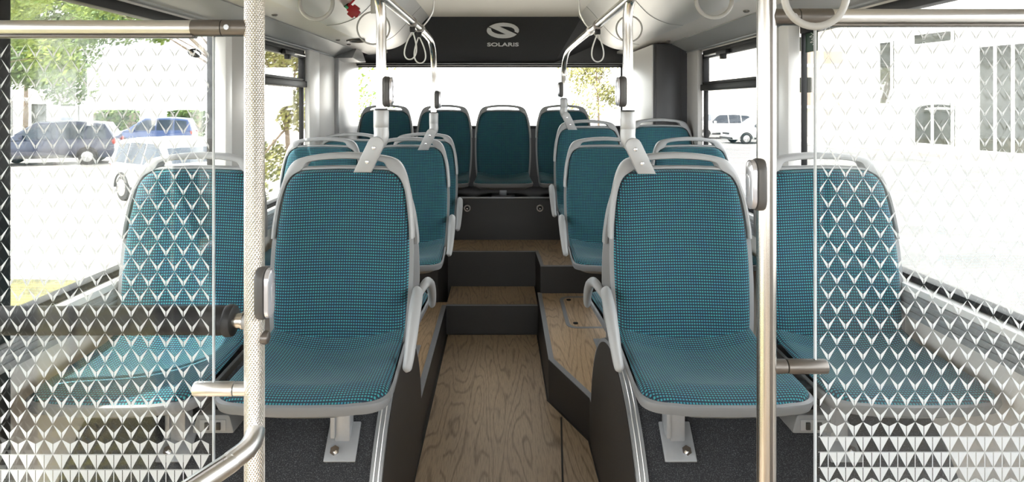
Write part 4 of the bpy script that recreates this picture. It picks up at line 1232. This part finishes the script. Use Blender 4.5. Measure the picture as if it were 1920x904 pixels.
# ---- cars
def car(x, y, rz, L, W, H, paint, label, style='hatch', light_tail=True):
    root = thing('car', label, 'car', (0, 0, 0), 'parked cars')
    # stations along the length: (t, z_bonnet/belt, half width)
    hB = 0.56*H                                # belt height
    if style == 'hatch': roof = [(-0.50, 0.62), (-0.44, 0.95), (-0.25, 1.0), (0.05, 0.995), (0.24, 0.66), (0.30, 0.60)]
    else: roof = [(-0.49, 0.64), (-0.42, 0.95), (-0.2, 1.0), (0.08, 0.985), (0.22, 0.70), (0.28, 0.62)]
    low = [(-0.5, 0.34, 0.80), (-0.495, 0.50, 0.92), (-0.47, 0.60, 0.98), (-0.35, 0.615, 1.0), (-0.1, 0.60, 1.0), (0.15, 0.59, 1.0), (0.28, 0.585, 0.99), (0.40, 0.555, 0.96), (0.47, 0.50, 0.88), (0.495, 0.42, 0.78), (0.5, 0.34, 0.7)]
    zb = 0.16*H
    vs = []; S = 8
    for t, zt, w in low:
        X = t*L; Wd = W/2*w; Z = zt*H
        for a, b in ((-0.93, 0), (-1.0, 0.30), (-1.0, 0.62), (-0.95, 0.93), (-0.70, 1.02), (0.70, 1.02), (0.95, 0.93), (1.0, 0.62), (1.0, 0.30), (0.93, 0)):
            vs.append((X, Wd*a, zb+(Z-zb)*b))
    S = 10; n = len(low); fs = []
    for i in range(n-1):
        for k in range(S): fs.append((i*S+k, i*S+(k+1) % S, (i+1)*S+(k+1) % S, (i+1)*S+k))
    fs += [tuple(range(S))[::-1], tuple((n-1)*S+k for k in range(S))]
    body = MB().add(vs, fs)
    # greenhouse
    cab = MB(); vs = []
    for t, z in roof:
        X = t*L; f = (z-0.58)/(0.42); wd = W/2*(0.95-0.20*max(0, f)); zz = z*H; zl = 0.57*H
        vs += [(X, -W/2*0.95, zl), (X, -wd, max(zl, zz-0.03*H)), (X, -wd*0.88, max(zl, zz)), (X, wd*0.88, max(zl, zz)), (X, wd, max(zl, zz-0.03*H)), (X, W/2*0.95, zl)]
    S = 6; n = len(roof); fs = []
    for i in range(n-1):
        for k in range(S): fs.append((i*S+k, i*S+(k+1) % S, (i+1)*S+(k+1) % S, (i+1)*S+k))
    fs += [tuple(range(S))[::-1], tuple((n-1)*S+k for k in range(S))]
    body.add(vs, fs)
    bo = body.build('body', M[paint], root, 35)
    def at_roof(t):
        for (a, za), (b, z2) in zip(roof, roof[1:]):
            if a <= t <= b: return za+(z2-za)*(t-a)/(b-a)
        return 0.6
    # side windows
    for sd in (-1, 1):
        for a, b, nm in ((-0.43, -0.29, 'quarter_window'), (-0.275, -0.085, 'side_window'), (-0.07, 0.19, 'side_window')):
            q = MB(); pts = []
            def pt(t, fz):
                zt = at_roof(t); z0 = 0.60; z = z0+(max(z0+0.005, zt-0.075)-z0)*fz
                f = (z-0.57)/(zt-0.57+1e-6); fr = (zt-0.58)/0.42
                wl = W/2*0.95; wu = W/2*(0.95-0.20*max(0, fr)); wd = wl+(wu-wl)*min(1, max(0, f))
                return (t*L, sd*(wd+0.006), z*H)
            ts = [a+(b-a)*k/6 for k in range(7)]
            lo = [pt(t_, 0) for t_ in ts]; up = [pt(t_, 1) for t_ in ts]
            vv = lo+up; vi = [(p[0], p[1]-sd*0.02, p[2]) for p in vv]
            ff = [(k, k+1, 8+k, 7+k) for k in range(6)]
            if sd > 0: ff = [tuple(reversed(f_)) for f_ in ff]
            q.add(vv, ff); q.add(vi, [tuple(reversed(f_)) for f_ in ff]); q.build(nm, M['car_glass'], root, 0)
        q = MB().box(0.16*L-0.06, 0.16*L+0.06, sd*W*0.5-0.02, sd*W*0.5+0.14*sd, 0.60*H, 0.69*H, 0.02) if sd > 0 else MB().box(0.16*L-0.06, 0.16*L+0.06, -W*0.5-0.14, -W*0.5+0.02, 0.60*H, 0.69*H, 0.02)
        q.build('wing_mirror', M[paint], root)
        # wheels
        for tx in (-0.30, 0.31):
            c = Vector((tx*L, sd*(W/2-0.10), 0.31)); R = 0.31
            w = MB().cyl(c-Vector((0, 0.10, 0)), c+Vector((0, 0.108, 0)), R, 28, bev=0.03).build('wheel', M['tyre'], root)
            q = MB(); q.cyl(c+Vector((0, sd*0.09, 0)), c+Vector((0, sd*0.114, 0)), R*0.64, 22, bev=0.008)
            for k in range(5):
                a = 2*PI*k/5; q.tube([c+Vector((0, sd*0.114, 0)), c+Vector((math.cos(a)*R*0.6, sd*0.112, math.sin(a)*R*0.6))], 0.022, 6)
            q.build('rim', M['alloy'], w)
            arch = MB().tube([c+Vector((R*1.12*math.cos(PI*k/12), sd*0.100, R*1.12*math.sin(PI*k/12))) for k in range(13)], 0.03, 8)
            arch.build('wheel_arch', M['tyre'], root)
    # glazing front and rear
    def pane(t0, z0, t1, z1, nm, off):
        w0 = W/2*0.84; w1 = W/2*0.66
        v = [(t0*L+off, -w0, z0*H), (t0*L+off, w0, z0*H), (t1*L+off, w1, z1*H), (t1*L+off, -w1, z1*H)]
        v2 = [(p[0]-off*1.5, p[1], p[2]) for p in v]
        MB().add(v+v2, [(0, 1, 2, 3), (7, 6, 5, 4), (0, 4, 5, 1), (1, 5, 6, 2), (2, 6, 7, 3), (3, 7, 4, 0)]).build(nm, M['car_glass'], root, 0)
    r = roof
    pane(r[4][0], r[4][1]-0.005, r[3][0]+0.01, r[3][1]-0.035, 'windscreen', 0.03)
    pane(r[0][0]+0.012, r[0][1]+0.03, r[1][0], r[1][1]-0.03, 'rear_window', -0.03)
    for sd in (-1, 1):
        a, b = sorted((sd*W*0.25, sd*W*0.43)); MB().box(0.43*L, 0.484*L, a, b, 0.435*H, 0.50*H, 0.02).build('headlamp', M['lamp'], root)
        a, b = sorted((sd*W*0.33, sd*W*0.46)); MB().box(-0.499*L, -0.47*L, a, b, 0.46*H, 0.60*H, 0.02).build('tail_lamp', M['tail'], root)
    MB().box(0.478*L, 0.502*L, -W*0.25, W*0.25, 0.33*H, 0.41*H, 0.015).build('grille', M['black'], root)
    MB().box(0.46*L, 0.512*L, -W*0.40, W*0.40, 0.17*H, 0.25*H, 0.02).build('front_bumper', M['tyre'], root)
    MB().box(-0.512*L, -0.47*L, -W*0.42, W*0.42, 0.18*H, 0.30*H, 0.02).build('rear_bumper', M['tyre'], root)
    for sd in (-1, 1):
        a, b = sorted((sd*W*0.485, sd*W*0.505)); MB().box(-0.20*L, 0.20*L, a, b, 0.17*H, 0.235*H, 0.01).build('door_sill', M['tyre'], root)
    root.location = (x, y, ZG); root.rotation_euler.z = rz
    return root
car(-7.55, 15.2, math.radians(-36), 3.9, 1.7, 1.50, 'car_white', 'white hatchback parked outside the left window, partly behind the seat')
car(-17.2, 24.6, math.radians(200), 4.5, 1.85, 1.66, 'car_navy', 'dark navy car parked by the bus shelter', 'suv')
car(-17.9, 33.0, math.radians(195), 4.0, 1.75, 1.62, 'car_blue', 'mid-blue car parked farther back beyond the white hatchback')
car(14.6, 43.0, math.radians(190), 4.4, 1.85, 1.72, 'car_white', 'white car at the roadside, nearer of two seen through the rear right window', 'suv')
car(15.3, 37.6, math.radians(186), 4.3, 1.8, 1.6, 'car_white', 'white car at the roadside, farther of two seen through the rear right window')

# ---- bus shelter at the far left
sh = thing('bus_shelter', 'pale bus shelter with glass walls at the far left', 'shelter', (-21.6, 29.5, ZG))
x0, x1, y0, y1 = -23.2, -20.0, 29.0, 30.4
MB().box(x0-0.2, x1+0.2, y0-0.3, y1+0.2, ZG+2.45, ZG+2.58, 0.03).build('roof', M['white'], sh)
for px_ in (x0, x1):
    for py_ in (y0, y1): MB().box(px_-0.04, px_+0.04, py_-0.04, py_+0.04, ZG, ZG+2.46, 0.01).build('post', M['fascia'], sh)
MB().box(x0, x1, y1-0.02, y1+0.01, ZG+0.3, ZG+2.2).build('glass_wall', M['glass'], sh, 0)
for px_ in (x0, x1): MB().box(px_-0.01, px_+0.01, y0, y1, ZG+0.3, ZG+2.2).build('glass_wall', M['glass'], sh, 0)
MB().box(x0+0.3, x1-0.3, y1-0.5, y1-0.15, ZG+0.42, ZG+0.48, 0.01).build('bench_seat', M['bark'], sh)

# ---- buildings
wb = thing('house', 'white flat-walled building standing far behind the navy car', 'building', (-29, 44, ZG))
MB().box(-33.2, -27.6, 44, 52, ZG, ZG+5.0).build('wall', M['facade'], wb, 0)
MB().box(-33.5, -27.3, 43.7, 52.3, ZG+5.0, ZG+5.25).build('roof', M['fascia'], wb, 0)
for xx in (-32.2, -30.2): MB().box(xx, xx+1.0, 43.96, 44.05, ZG+0.9, ZG+2.3).build('window', M['bglass'], wb, 0)

# long white building on the right, its street face turned towards the bus
fx0, fy0 = 23.0, 9.0; fx1, fy1 = 17.6, 32.0
ob = thing('white_building', 'long sunlit white building across the road outside the right windows', 'building', (20, 20, ZG))
dirv = Vector((fx1-fx0, fy1-fy0, 0)); Lb = dirv.length; dirv.normalize(); nv = Vector((dirv.y, -dirv.x, 0))
if nv.x < 0: nv = -nv         # away from the road
def fb(a, off, z): return Vector((fx0, fy0, 0))+dirv*a+nv*off+Vector((0, 0, z))
def fbox(a0, a1, o0, o1, z0, z1):
    v = [fb(a, o, z) for z in (z0, z1) for o in (o0, o1) for a in (a0, a1)]
    return MB().add(v, [(0, 1, 3, 2), (4, 6, 7, 5), (0, 4, 5, 1), (2, 3, 7, 6), (0, 2, 6, 4), (1, 5, 7, 3)])
fbox(0, Lb, 0.12, 9, ZG, ZG+9.5).build('wall', M['facade'], ob, 0)
def ray_a(px):                         # where a sight line from the aisle at column px meets the facade
    k = (px-938)/1200.0                # x = k*y
    # fx0 + dirv.x*a = k*(fy0+dirv.y*a)
    return (k*fy0-fx0)/(dirv.x-k*dirv.y)
WINS = [(1648, 1672, 78, 196, 1), (1713, 1786, 190, 272, 2), (1834, 1935, 82, 288, 3), (1712, 1786, 60, 82, 1)]
cuts = []
for p0, p1, q0, q1, nb in WINS:
    a0, a1 = sorted((ray_a(p0), ray_a(p1))); am = (a0+a1)/2; yy_ = fb(am, 0, 0).y; s = 1200/yy_
    z0, z1 = 1.45-(q1-195)/s, 1.45-(q0-195)/s
    cuts.append((a0, a1, z0, z1, nb))
for a0, a1, z0, z1, nb in cuts:
    w = fbox(a0, a1, 0.02, 0.125, z0, z1).build('window', M['bglass'], ob, 0)
    fr = MB()
    for i in range(nb+1):
        a = a0+(a1-a0)*i/nb; fr2 = fbox(a-0.05, a+0.05, -0.03, 0.02, z0, z1); fr.add(fr2.v, fr2.f)
    for z in (z0, z1): fr2 = fbox(a0, a1, -0.03, 0.02, z-0.05, z+0.05); fr.add(fr2.v, fr2.f)
    fr.build('window_frame', M['facade'], w, 0)
fbox(0, Lb, 0.05, 0.12, ZG, ZG+0.16).build('plinth', M['plinth'], ob, 0)
b2 = thing('beige_building', 'beige building with balconies beyond the white one, beside the green sticker', 'building', (20, 50, ZG))
MB().box(19.6, 30, 46, 60, ZG, ZG+12).build('wall', M['facade_beige'], b2, 0)
for z in (2.0, 4.9, 7.8):
    MB().box(19.0, 24, 44.8, 46.1, ZG+z, ZG+z+0.2).build('balcony', M['facade'], b2, 0)
    MB().box(20.6, 22.4, 45.95, 46.05, ZG+z+0.3, ZG+z+2.2).build('window', M['bglass'], b2, 0)
    MB().box(19.1, 24, 44.85, 44.9, ZG+z+0.2, ZG+z+1.1).build('railing', M['plinth'], b2, 0)

# ================================================================== light, camera, view
w = bpy.data.worlds.new('World'); sc.world = w; w.use_nodes = True
bg = w.node_tree.nodes['Background']; bg.inputs[0].default_value = (0.97, 0.985, 1.0, 1); bg.inputs[1].default_value = 2.2
sun = bpy.data.lights.new('Sun', 'SUN'); sun.energy = 6.0; sun.angle = math.radians(0.6); sun.color = (1.0, 0.95, 0.86)
so = bpy.data.objects.new('Sun', sun); COL.objects.link(so)
dv = Vector((0.40, 0.22, -0.89)).normalized()
so.rotation_euler = dv.to_track_quat('-Z', 'Y').to_euler()

cam = bpy.data.cameras.new('Camera'); co = bpy.data.objects.new('Camera', cam); COL.objects.link(co)
co.location = (0, 0, 1.45); co.rotation_euler = (PI/2, 0, 0)
cam.sensor_fit = 'HORIZONTAL'; cam.sensor_width = 36; cam.lens = 36*1200/1920
cam.shift_x = (960-938)/1920; cam.shift_y = -(452-195)/1920
cam.clip_start = 0.02; cam.clip_end = 300
sc.camera = co

sc.view_settings.view_transform = 'Standard'; sc.view_settings.look = 'None'
sc.view_settings.gamma = 1; sc.view_settings.use_curve_mapping = False
sc.view_settings.exposure = 1.88
sc.cycles.max_bounces = 10; sc.cycles.diffuse_bounces = 6; sc.cycles.glossy_bounces = 5
sc.cycles.transparent_max_bounces = 28
sc.cycles.use_denoising = True
sc.cycles.caustics_reflective = False; sc.cycles.caustics_refractive = False
sc.cycles.sample_clamp_indirect = 6
